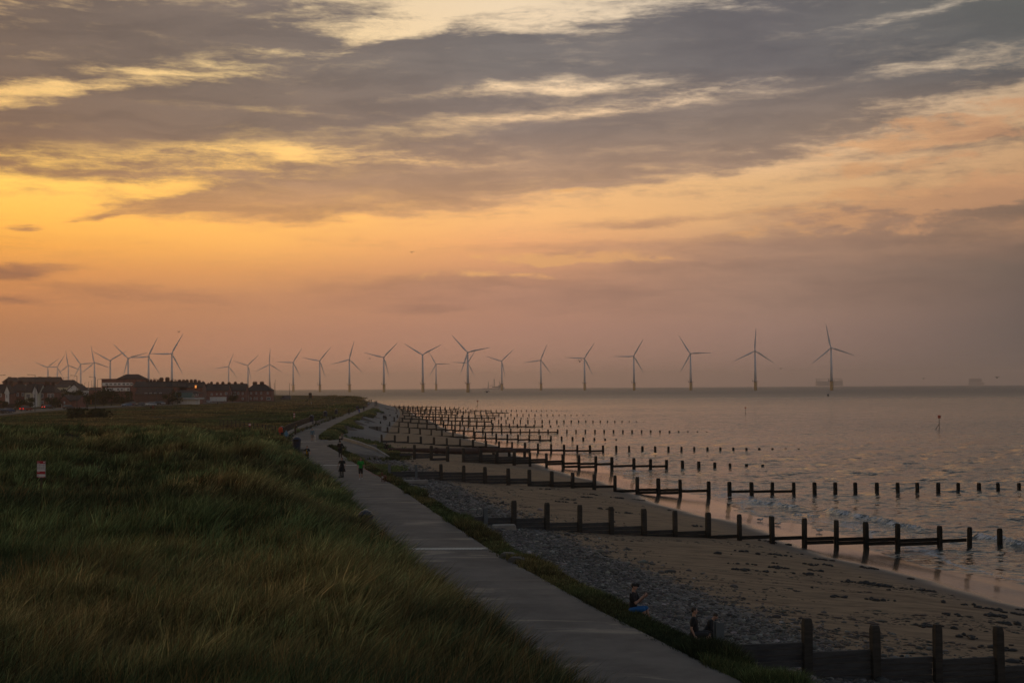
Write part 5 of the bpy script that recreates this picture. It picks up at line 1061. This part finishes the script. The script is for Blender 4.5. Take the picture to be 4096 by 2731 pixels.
    if not hood and hair:
        m = MB(); m.ball(hc-fw*.018+up*.028, (.083, .094, .096))
        if longhair: limb(m, hc-fw*.06+up*.02, hc-fw*.09-up*.2, .075, .05)
        bake_remesh(sc_(m), 'hair', mat('hair %s' % (hair,), hair, .7), e, vox*s, 1)
    if hat:
        m = MB(); m.ball(hc+up*.05, (.088, .1, .07)); m.tube([hc+up*.06+fw*.06, hc+up*.05+fw*.17], [.07, .05], 10, .15); bake_remesh(sc_(m), 'cap', mat('cloth %s' % (hat,), hat, .8), e, vox*s, 1)
    for sd in (-1, 1):
        if vox < .02: m = MB(); m.ball(T(hc+V3(sd*.03, 0, 0)+fw*.086+up*.012), .009*s, 6, 4); m.build('eye', BLK, e)
    return e, s, P, A, hc
def pz(px, py, z=4.5): return at_z(px, py, z)
N_ = .012; Fv = .03
# boy in black tee
e, s, P, A, hc = person(pz(1228.6, 1853), 1.72, 0., 'boy in black tee shirt with a yellow print and black shorts walking towards the camera', sleeves='short', leg_kind='shorts', step=.12,
    arms=[(V3(-.30, .02, -.22), V3(-.40, -.16, -.36)), (V3(.30, .02, -.24), V3(.36, -.12, -.46))])
mb = MB()
for (x, z, w, h_) in ((-.035, .40, .10, .10), (-.045, .30, .07, .10), (.0, .22, .13, .07), (-.05, .14, .05, .07), (.01, .14, .06, .07), (-.0, .06, .15, .07)): mb.box(((x)*s, -.143*s, (.93+z)*s), (w*s, .02, h_*s))
mb.build('shirt_print', mat('yellow print', (.42, .22, .01), .8), e); mb = MB(); mb.box((.055*s, -.143*s, 1.33*s), (.07*s, .02, .08*s)); mb.build('shirt_print', mat('blue print', (.02, .22, .34), .8), e)
person(pz(1361, 1830), 1.78, math.pi, 'large man in black jumper and black trousers seen from behind on the path', build=1.25, step=.03, arms=[(V3(-.27, .0, -.26), V3(-.25, -.04, -.5)), (V3(.26, .0, -.24), V3(.10, -.22, -.2))])
e, s, P, A, hc = person(pz(1368, 1909), 1.66, math.radians(-20), 'woman in a loose black dress and leggings standing behind a kick scooter', dress=True, sleeves='short', build=1.2, longhair=True, hair=(.015, .01, .01), arms=[(V3(-.26, -.02, -.25), V3(-.30, -.12, -.5)), (V3(.26, .02, -.25), V3(.25, -.04, -.5))])
e, s, P, A, hc = person(pz(1443, 1917), 1.75, math.radians(8), 'man in a bright green tee shirt and black shorts holding a red dog lead', shirt=(.015, .26, .03), sleeves='short', leg_kind='shorts', shoes=(.5, .5, .5), step=.16, hair=(.05, .02, .01))
mb = MB(); mb.tube([(-.16*s, -.06*s, 1.45*s), (-.05*s, -.15*s, 1.3*s), (.1*s, -.15*s, 1.08*s), (.17*s, -.03*s, .98*s)], .014*s, 6); mb.build('shoulder_strap', BLK, e)
hp_ = e.location+Vector((.27, -.1, .93)); dog_p = pz(1536, 1930)
e, s, P, A, hc = person(pz(1249, 1765), 1.76, math.radians(6), 'man in a blue grey jumper and pale shorts walking with a white dog', shirt=(.07, .14, .19), legs=(.20, .16, .13), leg_kind='shorts', step=.14, hair=(.08, .05, .04), shoes=(.03, .03, .05))
person(pz(1144, 1769, 4.55), 1.62, math.pi-.2, 'person in a light blue hoodie seen from behind beside the blue bin', shirt=(.10, .24, .36), hood=True, sleeves='long', legs=(.05, .07, .1), build=1.15, shoes=(.1, .1, .12), lean=.12)
person(pz(1180.6, 1737), 1.66, math.radians(70), 'person in brown with bushy fair hair leaning on the pale wall', shirt=(.05, .04, .02), legs=(.07, .03, .02), hair=(.16, .11, .06), longhair=True, lean=.35, arms=[(V3(-.2, -.15, -.2), V3(-.12, -.35, -.18)), (V3(.2, -.15, -.2), V3(.12, -.35, -.18))])
person(at_z(1369, 1758, 4.95), 1.62, math.radians(-60), 'woman in a grey top sitting at the top end of the ramp wall', shirt=(.13, .13, .13), pose='sit', legs=(.012, .012, .015), hair=(.09, .03, .03), longhair=True, vox=.016, lean=.1)
person(at_z(1547, 1803, 2.6), 1.75, math.radians(160), 'man in dark clothes crouching on the pebbles by the pipe end', pose='crouch', vox=.016, legs=(.03, .025, .02), leg_kind='shorts', build=1.1, lean=.1)
person(at_z(1535, 1684, 2.6), 1.76, math.radians(40), 'dark figure on the left of two people standing at a groyne post', vox=.02, legs=(.05, .06, .06))
person(at_z(1540.5, 1684, 2.6), 1.7, math.radians(-50), 'darker figure right beside the first at the groyne post', vox=.02, legs=(.09, .1, .11))
person(at_z(1599, 1688, 1.9), 1.65, math.radians(20), 'pale clad person standing alone on the sand between groynes', shirt=(.25, .2, .17), legs=(.16, .12, .1), vox=.02, leg_kind='shorts')
e, s, P, A, hc = person(pz(1396, 1657, 4.72), 1.72, .1, 'cyclist in dark clothes riding towards the camera on the promenade', vox=.02, step=.2, lean=.25, arms=[(V3(-.25, -.12, -.2), V3(-.22, -.38, -.28)), (V3(.25, -.12, -.2), V3(.22, -.38, -.28))])
cy = pz(1396, 1659)
person(pz(1427, 1643.5), 1.75, math.pi, 'walker in dark blue on the left of a pair near the far grass edge', shirt=(.03, .04, .08), vox=.025, leg_kind='shorts', legs=(.12, .06, .06))
person(pz(1432, 1642), 1.7, math.pi, 'walker with a dark top on the right of a pair near the far grass edge', shirt=(.015, .03, .06), vox=.025)
person(pz(1437, 1654), 1.4, 0, 'child in a bright blue coat on the far promenade', shirt=(.03, .07, .26), vox=.022, dress=True, legs=(.06, .05, .05))
person(pz(1455, 1644), 1.85, math.pi, 'tall man in black walking away on the far promenade', vox=.022, step=.1, build=1.15)
person(pz(1468.5, 1627.5), 1.5, 0, 'far walker with red shorts, left of a small pair', vox=.03, shirt=(.04, .05, .07), legs=(.2, .03, .03), leg_kind='shorts')
person(pz(1475, 1625), 1.75, 0, 'far walker with a pale top, right of a small pair', vox=.03, shirt=(.2, .25, .32), legs=(.03, .05, .12), leg_kind='shorts')
person(pz(1476.8, 1611), 1.75, 0, 'tiny figure on the left of the farthest pair on the skyline', vox=.035, shirt=(.1, .02, .02))
person(pz(1485, 1611), 1.75, 0, 'tiny dark figure on the right of the farthest pair on the skyline', vox=.035)
person(pz(1500.5, 1618.5), 1.7, math.pi, 'far walker in teal beside a dark companion near the sea wall', vox=.03, shirt=(.02, .08, .1))
person(pz(1506, 1618.5), 1.75, math.pi, 'far dark walker nearest the sea wall edge with a black dog', vox=.03, shirt=(.01, .02, .04))
person(at_y(612, 1642, 450), 1.75, math.pi, 'person in a red coat on the grassland below the parked cars', vox=.03, shirt=(.22, .02, .02), legs=(.12, .02, .02))
person(at_y(603.5, 1641, 450), 1.6, math.pi, 'dark figure beside the red coated person on the grassland', vox=.03)
person(at_y(870, 1621.5, 560), 1.6, 0, 'dark figure standing in the grass before the right terrace', vox=.035)
# the three at the shingle edge, near
e1 = person(at_z(2531, 2447, 4.45), 1.82, math.radians(68), 'man in a black cap and blue shorts sitting and holding up a phone', hat=(.008, .008, .01), sleeves='short', shirt=(.012, .012, .014), legs=(.012, .10, .28), leg_kind='shorts', pose='sit', vox=.011, arms=[(V3(-.20, -.16, -.26), V3(-.10, -.36, -.02)), (V3(.22, -.14, -.28), V3(.08, -.36, -.06))], lean=.06, build=1.1)
e, s, P, A, hc = e1; S_, el, ha = A[0]; mb = MB(); p = (ha+V3(.03, -.05, .09))*s; mb.box(p, (.075, .012, .15)); mb.build('smartphone', BLK, None, label='dark smartphone held up by the man in the black cap', cat='phone', bevel=.003).matrix_world = Matrix.Translation(e.location) @ Matrix.Rotation(e.rotation_euler.z, 4, 'Z')
mb = MB()
for k in (-.022, 0, .022): mb.tube([(A[0][0]+V3(k, 0, .064))*s, (A[0][0].lerp(A[0][1], .6)+V3(k, 0, .066))*s], .006, 6)
mb.build('shoulder_stripes', mat('white stripe', (.5, .55, .6), .7), e)
person(at_z(2777, 2547, 4.35), 1.70, math.radians(75), 'woman with short dark hair in a black top sitting at the shingle edge', sleeves='short', leg_kind='shorts', legs=(.02, .02, .025), pose='sit', vox=.011, build=1.2, arms=[(V3(-.24, .05, -.28), V3(-.22, -.05, -.5)), (V3(.24, .02, -.28), V3(.22, -.1, -.5))], shin=.8)
person(at_z(2836, 2572, 3.15), 1.62, math.radians(60), 'child in a black top with a pale stripe bending down beside the groyne', pose='crouch', vox=.011, lean=.55, sleeves='long', shirt=(.012, .014, .018), arms=[(V3(-.2, -.2, -.2), V3(-.15, -.4, -.3)), (V3(.2, -.2, -.2), V3(.15, -.4, -.3))])
# scooter
e = empty('kick_scooter', pz(1357, 1911), math.radians(-15), label='dark kick scooter standing in front of the woman in the black dress', cat='scooter')
mb = MB(); mb.box((0, .3, .10), (.12, .55, .03)); mb.build('deck', BLK, e, bevel=.008)
for y in (0, .62): mb = MB(); mb.tube([(-.02, y, .08), (.02, y, .08)], .08, 12); mb.build('wheel', BLK, e)
mb = MB(); mb.tube([(0, .0, .08), (0, .08, .95)], .022, 8); mb.build('stem', BLK, e); mb = MB(); mb.tube([(-.2, .08, .95), (.2, .08, .95)], .018, 8); mb.build('handlebar', BLK, e)
# bicycle
e = empty('bicycle', cy, .1, label='dark bicycle under the distant cyclist on the promenade', cat='bicycle')
for y in (-.52, .52):
    mb = MB(); mb.tube([(0, y+.33*math.cos(a), .34+.33*math.sin(a)) for a in np.linspace(0, 2*math.pi, 21)], .025, 6); mb.build('wheel', BLK, e)
mb = MB()
for a, b in (((0, -.5, .34), (0, -.38, .95)), ((0, -.4, .8), (0, .1, .32)), ((0, .1, .32), (0, .25, .9)), ((0, -.4, .85), (0, .22, .82)), ((0, .52, .34), (0, .22, .82)), ((0, .52, .34), (0, .1, .32))): mb.tube([a, b], .02, 6)
mb.build('frame', DKW, e); mb = MB(); mb.tube([(-.28, -.4, 1.0), (.28, -.4, 1.0)], .018, 6); mb.build('handlebar', BLK, e); mb = MB(); mb.box((0, .25, .93), (.15, .26, .06)); mb.build('saddle', BLK, e, bevel=.02)
# dogs
def dog(loc, h, rz, lab, c, furry=0., tail=1, c2=None, vox=.014):
    s = h/.55; e = empty('dog', loc, rz, label=lab, cat='dog'); m = MB(); f = furry
    m.ball((0, -.18, .42), (.11+f, .15+f, .14+f)); m.ball((0, .08, .44), (.09+f, .2+f, .10+f)); m.ball((0, .24, .43), (.095+f, .12+f, .11+f))
    limb(m, (0, -.27, .5), (0, -.38, .63), .075+f, .06+f); m.ball((0, -.42, .67), (.07+f*.6, .09, .075+f*.6)); limb(m, (0, -.47, .655), (0, -.57, .63), .045+f*.3, .034)
    for sx in (-1, 1):
        m.ball((sx*.06, -.39, .73), (.02, .02, .045)); limb(m, (sx*.075, -.2, .36), (sx*.075, -.2, .2), .05+f*.6, .03+f*.4); limb(m, (sx*.075, -.2, .2), (sx*.075, -.19, .03), .03+f*.4, .027); m.ball((sx*.075, -.22, .03), (.03, .045, .028))
        limb(m, (sx*.075, .24, .38), (sx*.08, .18, .27), .065+f*.5, .042+f*.3); limb(m, (sx*.08, .18, .27), (sx*.08, .30, .17), .04+f*.3, .026+f*.3); limb(m, (sx*.08, .30, .17), (sx*.08, .29, .03), .026+f*.3, .025); m.ball((sx*.08, .265, .03), (.03, .045, .028))
    limb(m, (0, .33, .5), (0, .45, .50+.12*tail), .028+f*.5, .015+f*.4)
    m.v = [tuple(q*s for q in v) for v in m.v]; bake_remesh(m, 'body', mat('fur %s' % (c,), c, .9), e, vox*s, 1)
    if c2:
        q = MB(); q.ball((0, -.30, .40), (.075, .07, .11))
        for sx in (-1, 1): q.ball((sx*.075, -.22, .035), (.036, .05, .035)); q.ball((sx*.08, .265, .035), (.036, .05, .035))
        q.ball((0, -.54, .64), (.03, .05, .035)); q.v = [tuple(t*s for t in v) for v in q.v]; bake_remesh(q, 'white_markings', mat('fur %s' % (c2,), c2, .9), e, vox*s, 1)
    mb = MB(); mb.ball((0, -.6*s, .645*s), .015*s); mb.build('nose', BLK, e)
dog(dog_p, .62, math.radians(-15), 'brown and white boxer dog on a lead at the path edge', (.12, .045, .022), 0, 0, (.42, .36, .32))
dog(pz(1259, 1765.5), .66, math.radians(10), 'fluffy white dog beside the man in the blue grey jumper', (.5, .46, .42), .035)
dog(pz(1154.6, 1771.5), .32, math.radians(200), 'tiny white dog beside the person in the light blue hoodie', (.5, .48, .45), .03)
dog(pz(1501.5, 1626), .55, math.radians(90), 'black dog trotting near the far end of the promenade', (.01, .01, .01), 0, vox=.03)
dog(pz(1448, 1650.5), .3, math.radians(80), 'tiny pale dog behind the child in the blue coat', (.4, .38, .36), .03, vox=.03)
mb = MB(); a = hp_; b = dog_p+Vector((0, .1, .5)); mb.tube([a, a.lerp(b, .5)+Vector((0, 0, -.22)), b], .012, 6); mb.build('dog_lead', mat('red lead', (.4, .02, .02), .6), label='red lead stretched from the man in green to the boxer dog', cat='dog lead')
# birds
BW = mat('gull white', (.5, .5, .5), .8); BG = mat('gull grey', (.10, .11, .12), .8)
def gull_fly(px, py, D, span, rz, up, lab, m=BG):
    p = at_y(px, py, D); e = empty('flying_gull', p, rz, label=lab, cat='gull', group='gulls in flight'); s = span
    mb = MB(); mb.tube([(0, -.28*s, 0), (0, -.1*s, .01*s), (0, .12*s, 0), (0, .28*s, 0)], [.02*s, .06*s, .05*s, .01*s], 8); mb.build('body', m, e, smooth=True)
    for sd in (-1, 1):
        mb = MB(); pts = [(0, 0), (.22, up*.8), (.5, up*.35)]; vs = []
        for x, z in pts: c = .11*(1-x*1.3)+.012; vs += [(sd*x*s, -c*s, z*s), (sd*x*s, c*s*.8, z*s), (sd*x*s, c*s*.8, z*s+.012*s), (sd*x*s, -c*s, z*s+.012*s)]
        mb.quadset(vs, [(i*4+q, i*4+(q+1) % 4, i*4+4+(q+1) % 4, i*4+4+q) for i in range(2) for q in range(4)]+[(3, 2, 1, 0), (8, 9, 10, 11)]); mb.build('wing', m, e)
for G_ in ((1647, 1010, 320, 1.3, .4, .25, 'lone gull high in the orange sky left of centre'), (537, 1444, 420, 1.2, .2, .3, 'gull between two turbines above the tall brown roof'), (716, 1328, 420, 1.2, -.3, .3, 'small gull just above the largest left hand turbine'), (1479, 1434, 380, 1.2, 1.2, .1, 'gull left of the turbine over the groynes'),
  (1948, 1569, 300, 1.3, .7, .3, 'pale gull skimming the sea just below the ship'), (2319, 1447, 330, 1.6, .3, .35, 'dark gull beside the fifth turbine from the right'), (3123, 1475, 380, 1.2, .2, .25, 'gull between the two rightmost turbines'), (3694, 1515, 380, 1.2, 0, .25, 'gull low over the sea right of the last turbine'), (3988, 1511, 380, 1.4, .1, .3, 'gull near the far right edge above the horizon'), (3312, 1584, 330, 1.2, 1.0, .5, 'gull on the water below the rightmost turbine')): gull_fly(*G_)
def gull_stand(px, py, z, rz, lab, m=BW, s=1.3):
    p = at_z(px, py, z); e = empty('standing_gull', p, rz, label=lab, cat='gull' if m == BW else 'crow', group='birds at the water edge'); mb = MB()
    mb.tube([(0, -.17*s, .17*s), (0, -.08*s, .2*s), (0, .08*s, .19*s), (0, .25*s, .16*s)], [.03*s, .07*s, .065*s, .01*s], 10); mb.ball((0, -.18*s, .28*s), .04*s); mb.tube([(0, -.13*s, .2*s), (0, -.18*s, .28*s)], .035*s, 8); mb.build('body', m, e, smooth=True)
    mb = MB(); mb.tube([(0, -.21*s, .28*s), (0, -.27*s, .265*s)], [.012*s, .004*s], 6); mb.build('beak', mat('beak', (.4, .25, .03), .6), e)
    mb = MB(); mb.ball((0, .06*s, .215*s), (.06*s, .16*s, .05*s)); mb.build('folded_wing', BG if m == BW else m, e)
    for sx in (-1, 1): mb = MB(); mb.tube([(sx*.03*s, 0, .14*s), (sx*.03*s, 0, 0)], .008*s, 5); mb.build('leg', BLK, e)
gull_stand(3041, 2088, .06, 1.6, 'white gull standing in the wet film, left of three'); gull_stand(3112, 2104, .05, 1.5, 'white gull standing behind a groyne post, middle of three'); gull_stand(3277, 2132, .03, -1.5, 'white gull paddling in the shallows, right of three')
gull_stand(3629, 2478, 1.0, 1.2, 'dark crow standing on the sand near the nearest groyne', mat('crow black', (.01, .01, .012), .7), 1.2)

# ================================================================== GROUND COVER
def grassmat():
    m, q, b = new_mat('marram grass'); c = q.new('ShaderNodeAttribute', attribute_name='col').outputs['Color']; q.link(c, b.inputs['Base Color'])
    b.inputs['Roughness'].default_value = .75; b.inputs['Specular IOR Level'].default_value = .2
    t = q.new('ShaderNodeBsdfTranslucent'); q.link(c, t.inputs[0]); mx = q.new('ShaderNodeMixShader'); mx.inputs[0].default_value = .3; out = q.n['Material Output']
    q.link(b.outputs[0], mx.inputs[1]); q.link(t.outputs[0], mx.inputs[2]); q.link(mx.outputs[0], out.inputs[0]); return m
GM = grassmat()
def blades(name, tx, ty, tz, nb, ln, spread, wfac, colf, lab, wind=(.35, -.05), minw=.006, droop=.5):
    """tufts at tx,ty; nb blades each; two-segment curved blades"""
    n = len(tx)*nb; T = np.repeat(np.arange(len(tx)), nb); r = RNG
    a = r.uniform(0, 2*np.pi, n); rad = spread[T]*np.sqrt(r.random(n)); bx = tx[T]+np.cos(a)*rad; by = ty[T]+np.sin(a)*rad; bz = tz[T]-.03
    L = ln[T]*r.uniform(.55, 1.15, n); out = rad/np.maximum(spread[T], .01)
    dx = np.cos(a)*out*.5+wind[0]+r.normal(0, .16, n); dy = np.sin(a)*out*.5+wind[1]+r.normal(0, .16, n)
    w = np.maximum(minw, wfac*by)*r.uniform(.6, 1.3, n)/2; pa = r.uniform(-.9, .9, n); px_, py2 = np.cos(pa)*w, np.sin(pa)*w
    V = np.empty((n, 6, 3), np.float32)
    for i, (t, ww) in enumerate(((0, 1.), (.55, .8), (1., .12))):
        cx = bx+dx*L*t**1.7; cy_ = by+dy*L*t**1.7; h = np.hypot(dx, dy)*droop; cz = bz+L*(t-h*.42*t*t)
        V[:, 2*i] = np.stack([cx-px_*ww, cy_-py2*ww, cz], 1); V[:, 2*i+1] = np.stack([cx+px_*ww, cy_+py2*ww, cz], 1)
    b0 = np.arange(n)[:, None]*6; Fq = np.stack([b0+[0, 1, 3, 2], b0+[2, 3, 5, 4]], 1).reshape(-1, 4)
    c = colf(T, n); C4 = np.ones((n, 6, 4), np.float32); root_tip_k = np.array([.68, .68, 1., 1., 1.75, 1.75])[None, :, None]; C4[:, :, :3] = c[:, None, :]*root_tip_k  # shade at the blade roots put into the colour; tips paler straw
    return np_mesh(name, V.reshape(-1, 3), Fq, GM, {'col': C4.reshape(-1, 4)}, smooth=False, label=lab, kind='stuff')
def colfun(px, py, straw):
    g0 = np.array([.040, .066, .026]); g1 = np.array([.085, .118, .046]); st = np.array([.22, .155, .065]); dk = np.array([.016, .026, .014])
    def f(T, n):
        a = (vn(px*.22, py*.22)+.5+.6*vn(px*.9, py*.9))[T]; k = np.clip(a+RNG.normal(0, .3, n), 0, 1)[:, None]
        c = g0*(1-k)+g1*k; s = np.clip(straw[T]+RNG.normal(0, .16, n), 0, 1)[:, None]; c = c*(1-s)+st*s*(.6+.6*RNG.random((n, 1)))
        d = np.clip(-(vn(px*.13+30, py*.22)[T])*2.6, 0, .8)[:, None]; return (c*(1-d)+dk*d)*RNG.lognormal(0, .38, (n, 1))  # dark of the dune hollows put into the blade colour as noise patches
    return f
# marram on the near dunes
M = 6800
iy = RNG.uniform(1/235., 1/21., M); cy0 = 1/iy; cy0 = np.where(RNG.random(M) < .30, RNG.uniform(40, 190, M), cy0)
lo = -.40*cy0-3; cx0 = lo+(xl(cy0)-.3-lo)*RNG.random(M); cr = (.55+.8*RNG.random(M))*(1+cy0/200); cb0 = np.clip(RNG.lognormal(.12, .5, M), .4, 2.6); cl0 = np.clip(RNG.normal(.68, .2, M), .3, 1.15); cs0 = RNG.normal(0, .16, M)
K = 6; I = np.repeat(np.arange(M), K); an = RNG.uniform(0, 6.28, M*K); rr = np.sqrt(RNG.random(M*K)); xx = cx0[I]+np.cos(an)*rr*cr[I]; yy = cy0[I]+np.sin(an)*rr*cr[I]; keep = xx < xl(yy)-.05+.9*np.clip(vn(yy*.7, yy*0+8), -.2, .5); xx, yy, I, rr = xx[keep], yy[keep], I[keep], rr[keep]
zz = dune_z(xx, yy); ln = cl0[I]*(1.2-.6*rr**2)+.25*vn(xx*.2, yy*.2); ln = np.clip(ln, .25, 1.1)
straw = np.clip(.07+1.3*cs0[I]+1.3*vn(xx*.10+50, yy*.16)+.9*np.exp(-((yy-58)/7)**2)*.25+.25*np.exp(-((yy-35)/8)**2), 0, .85)
cfn = colfun(xx, yy, straw)
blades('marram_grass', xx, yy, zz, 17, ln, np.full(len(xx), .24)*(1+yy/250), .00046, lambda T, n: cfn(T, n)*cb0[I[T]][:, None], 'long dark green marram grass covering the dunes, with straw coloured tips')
# tall seed stalks close to the camera
n = 1500; yy = 1/RNG.uniform(1/70., 1/24., n); xx = (-.40*yy-2)+(xl(yy)-.3-(-.40*yy-2))*RNG.random(n); zz = dune_z(xx, yy)
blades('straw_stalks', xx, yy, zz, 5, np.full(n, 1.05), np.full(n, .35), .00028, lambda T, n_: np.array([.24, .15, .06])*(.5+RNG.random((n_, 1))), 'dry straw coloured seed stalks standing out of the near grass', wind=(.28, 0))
# rough grassland
n = 26000; yy = 1/RNG.uniform(1/800., 1/190., n); xx = (-.40*yy)+(xl(yy)-.2-(-.40*yy))*RNG.random(n); ok = (road_d(xx, yy) > 10) & ((yy < 400) | (xx > np.interp(yy, [400, 470, 560, 665], [-170, -165, -150, -140])) | (road_d(xx, yy) > 10)); sdr = (yy > np.interp(xx, _rp[:, 0], _rp[:, 1])-6) & (xx < -125)
ok &= ~sdr; ok &= ~((yy > 640) & (xx < -110)); xx, yy = xx[ok], yy[ok]; zz = dune_z(xx, yy); st = np.clip(.62+1.5*vn(xx*.035, yy*.02)+.6*vn(xx*.2, yy*.1), 0, .95); sd = xl(yy)-xx
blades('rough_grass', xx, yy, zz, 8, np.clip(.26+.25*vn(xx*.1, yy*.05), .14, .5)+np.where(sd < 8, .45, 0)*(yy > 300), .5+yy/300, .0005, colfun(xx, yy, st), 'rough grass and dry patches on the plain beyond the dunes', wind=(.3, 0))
# weeds on the verge between promenade and shingle
n = 6500; yy = 1/RNG.uniform(1/250., 1/24., n); wv = .08+1.15*RNG.random(n)+.35*vn(yy*.4, yy*0)*RNG.random(n); xx = xe(yy)+wv; zz = beach_z(xx, yy)
st = np.clip(.12+.9*vn(xx*.5, yy*.25)+.2*RNG.random(n), 0, .7); tall = .16+.75*np.clip(vn(yy*.45, yy*0+3)+.05+.5*vn(yy*1.7, wv*2), 0, 1)*np.where((yy > 42.5) & (yy < 57), .28, 1)
ok = ~((yy > 183) & (yy < 206)); xx, yy, zz, st, tall = xx[ok], yy[ok], zz[ok], st[ok], tall[ok]
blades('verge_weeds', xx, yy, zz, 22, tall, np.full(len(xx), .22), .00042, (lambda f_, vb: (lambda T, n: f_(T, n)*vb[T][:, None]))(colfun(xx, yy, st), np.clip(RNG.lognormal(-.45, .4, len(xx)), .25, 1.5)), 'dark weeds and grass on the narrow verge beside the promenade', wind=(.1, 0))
# greenery on the far sea wall top and the patch by the ramp
n = 5200; yy = RNG.uniform(206, 480, n); wv = RNG.random(n)*(1.0+3.2*np.clip(vn(yy*.09, yy*0+1)*1.6+.35, 0, 1)); xx = xe(yy)+.2+wv; zz = beach_z(xx, yy); k = RNG.random(n) < np.interp(yy, [206, 380, 480], [1, .8, .2]); xx, yy, zz = xx[k], yy[k], zz[k]
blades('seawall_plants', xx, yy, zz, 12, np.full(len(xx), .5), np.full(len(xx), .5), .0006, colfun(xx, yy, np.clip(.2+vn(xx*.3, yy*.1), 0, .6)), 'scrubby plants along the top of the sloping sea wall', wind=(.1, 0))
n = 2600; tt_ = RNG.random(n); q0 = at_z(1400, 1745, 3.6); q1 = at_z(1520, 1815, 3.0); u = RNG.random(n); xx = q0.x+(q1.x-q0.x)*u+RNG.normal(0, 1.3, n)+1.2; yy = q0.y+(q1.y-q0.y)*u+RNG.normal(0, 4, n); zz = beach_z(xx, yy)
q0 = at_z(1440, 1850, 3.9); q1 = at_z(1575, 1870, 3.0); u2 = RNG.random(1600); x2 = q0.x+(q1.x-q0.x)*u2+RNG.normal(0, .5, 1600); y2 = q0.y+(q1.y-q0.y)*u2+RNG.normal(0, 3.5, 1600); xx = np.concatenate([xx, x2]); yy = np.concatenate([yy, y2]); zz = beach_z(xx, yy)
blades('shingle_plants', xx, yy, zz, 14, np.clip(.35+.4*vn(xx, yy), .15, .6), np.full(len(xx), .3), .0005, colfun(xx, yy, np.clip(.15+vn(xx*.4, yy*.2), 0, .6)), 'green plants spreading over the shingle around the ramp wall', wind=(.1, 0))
# ---- shingle
def pebmat():
    m, q, b = new_mat('pebbles'); c = q.new('ShaderNodeAttribute', attribute_name='col').outputs['Color']; q.link(c, b.inputs['Base Color']); b.inputs['Roughness'].default_value = .7; return m
_ico = None
def stones(name, x, y, z, r, col, m, lab, flat=.55, kind='stuff', sub=1):
    bm = bmesh.new(); bmesh.ops.create_icosphere(bm, subdivisions=sub, radius=1); iv = np.array([v.co[:] for v in bm.verts]); ifc = np.array([[v.index for v in f.verts] for f in bm.faces]); bm.free()
    n = len(x); a = RNG.uniform(0, 6.28, n); sx = r*RNG.uniform(.7, 1.4, n); sy = r*RNG.uniform(.6, 1.1, n); sz = r*flat*RNG.uniform(.6, 1.2, n); jit = 1+RNG.normal(0, .13, (n, len(iv)))
    lx = iv[None, :, 0]*jit*sx[:, None]; ly = iv[None, :, 1]*jit*sy[:, None]; V = np.stack([x[:, None]+lx*np.cos(a)[:, None]-ly*np.sin(a)[:, None], y[:, None]+lx*np.sin(a)[:, None]+ly*np.cos(a)[:, None], z[:, None]+iv[None, :, 2]*jit*sz[:, None]], 2)
    Fc = (np.arange(n)[:, None, None]*len(iv)+ifc[None]).reshape(-1, 3); C4 = np.ones((n, len(iv), 4)); C4[:, :, :3] = col[:, None, :]
    return np_mesh(name, V.reshape(-1, 3), Fc, m, {'col': C4.reshape(-1, 4)}, smooth=False, label=lab, kind=kind)
PB = pebmat(); n = 80000; yy = 1/RNG.uniform(1/240., 1/30., n); Wd = xw(yy)-xe(yy); w = 2.6+np.abs(RNG.normal(0, 1, n))**.9*5.2*np.where(yy < 60, 1.1, .85); k = (w/Wd < .42) & (w > 3.4) & (RNG.random(n) < 1.15-1.0*sst(w/Wd, .15, .42)+.3*vn(yy*.1, w*.3)); yy, w = yy[k], w[k]; xx = xe(yy)+w
n = len(xx); r = np.clip(RNG.lognormal(-3.15, .5, n), .02, .28)*(1+yy/300); gcol = np.clip(RNG.lognormal(-2.5, .55, (n, 1)), .025, .36)*np.array([1.05, .95, .84])*(1+RNG.normal(0, .05, (n, 3)))
stones('shingle', xx, yy, beach_z(xx, yy)+r*.15, r, gcol, PB, 'grey pebbles and cobbles banked below the promenade')
# ---- seaweed on the sand
n = 15000; yy = 1/RNG.uniform(1/260., 1/38., n); Wd = xw(yy)-xe(yy); t = RNG.uniform(.24, .72, n); xx = xe(yy)+t*Wd; band = fbm(xx*.09+20, yy*.22, 3)+.35*fbm(xx*.5, yy*1.2, 2)+.25*np.exp(-((t-.42)/.12)**2); k = band > np.quantile(band, .80); xx, yy = xx[k], yy[k]; n = len(xx)
r = np.clip(RNG.lognormal(-2.7, .55, n), .03, .3); c = np.where(RNG.random((n, 1)) < .45, np.array([[.035, .020, .013]]), np.array([[.016, .017, .012]]))*RNG.uniform(.6, 1.4, (n, 1))
o = stones('seaweed', xx, yy, beach_z(xx, yy)+.0, r, c, PB, 'dark brown seaweed strands scattered over the sand', flat=.22)
n = 130; yy = 1/RNG.uniform(1/150., 1/42., n); Wd = xw(yy)-xe(yy); t = RNG.uniform(.45, .78, n); xx = xe(yy)+t*Wd
cx = np.repeat(xx, 14)+RNG.normal(0, .35, n*14); cyy = np.repeat(yy, 14)+RNG.normal(0, .22, n*14); k = RNG.random(n*14) < np.repeat(RNG.random(n), 14); cx, cyy = cx[k], cyy[k]
stones('seaweed_clumps', cx, cyy, beach_z(cx, cyy)+.03, np.clip(RNG.lognormal(-2.1, .4, len(cx)), .05, .25), np.full((len(cx), 3), .014), PB, 'small black clumps of seaweed left on the smooth sand', flat=.5)

haze()
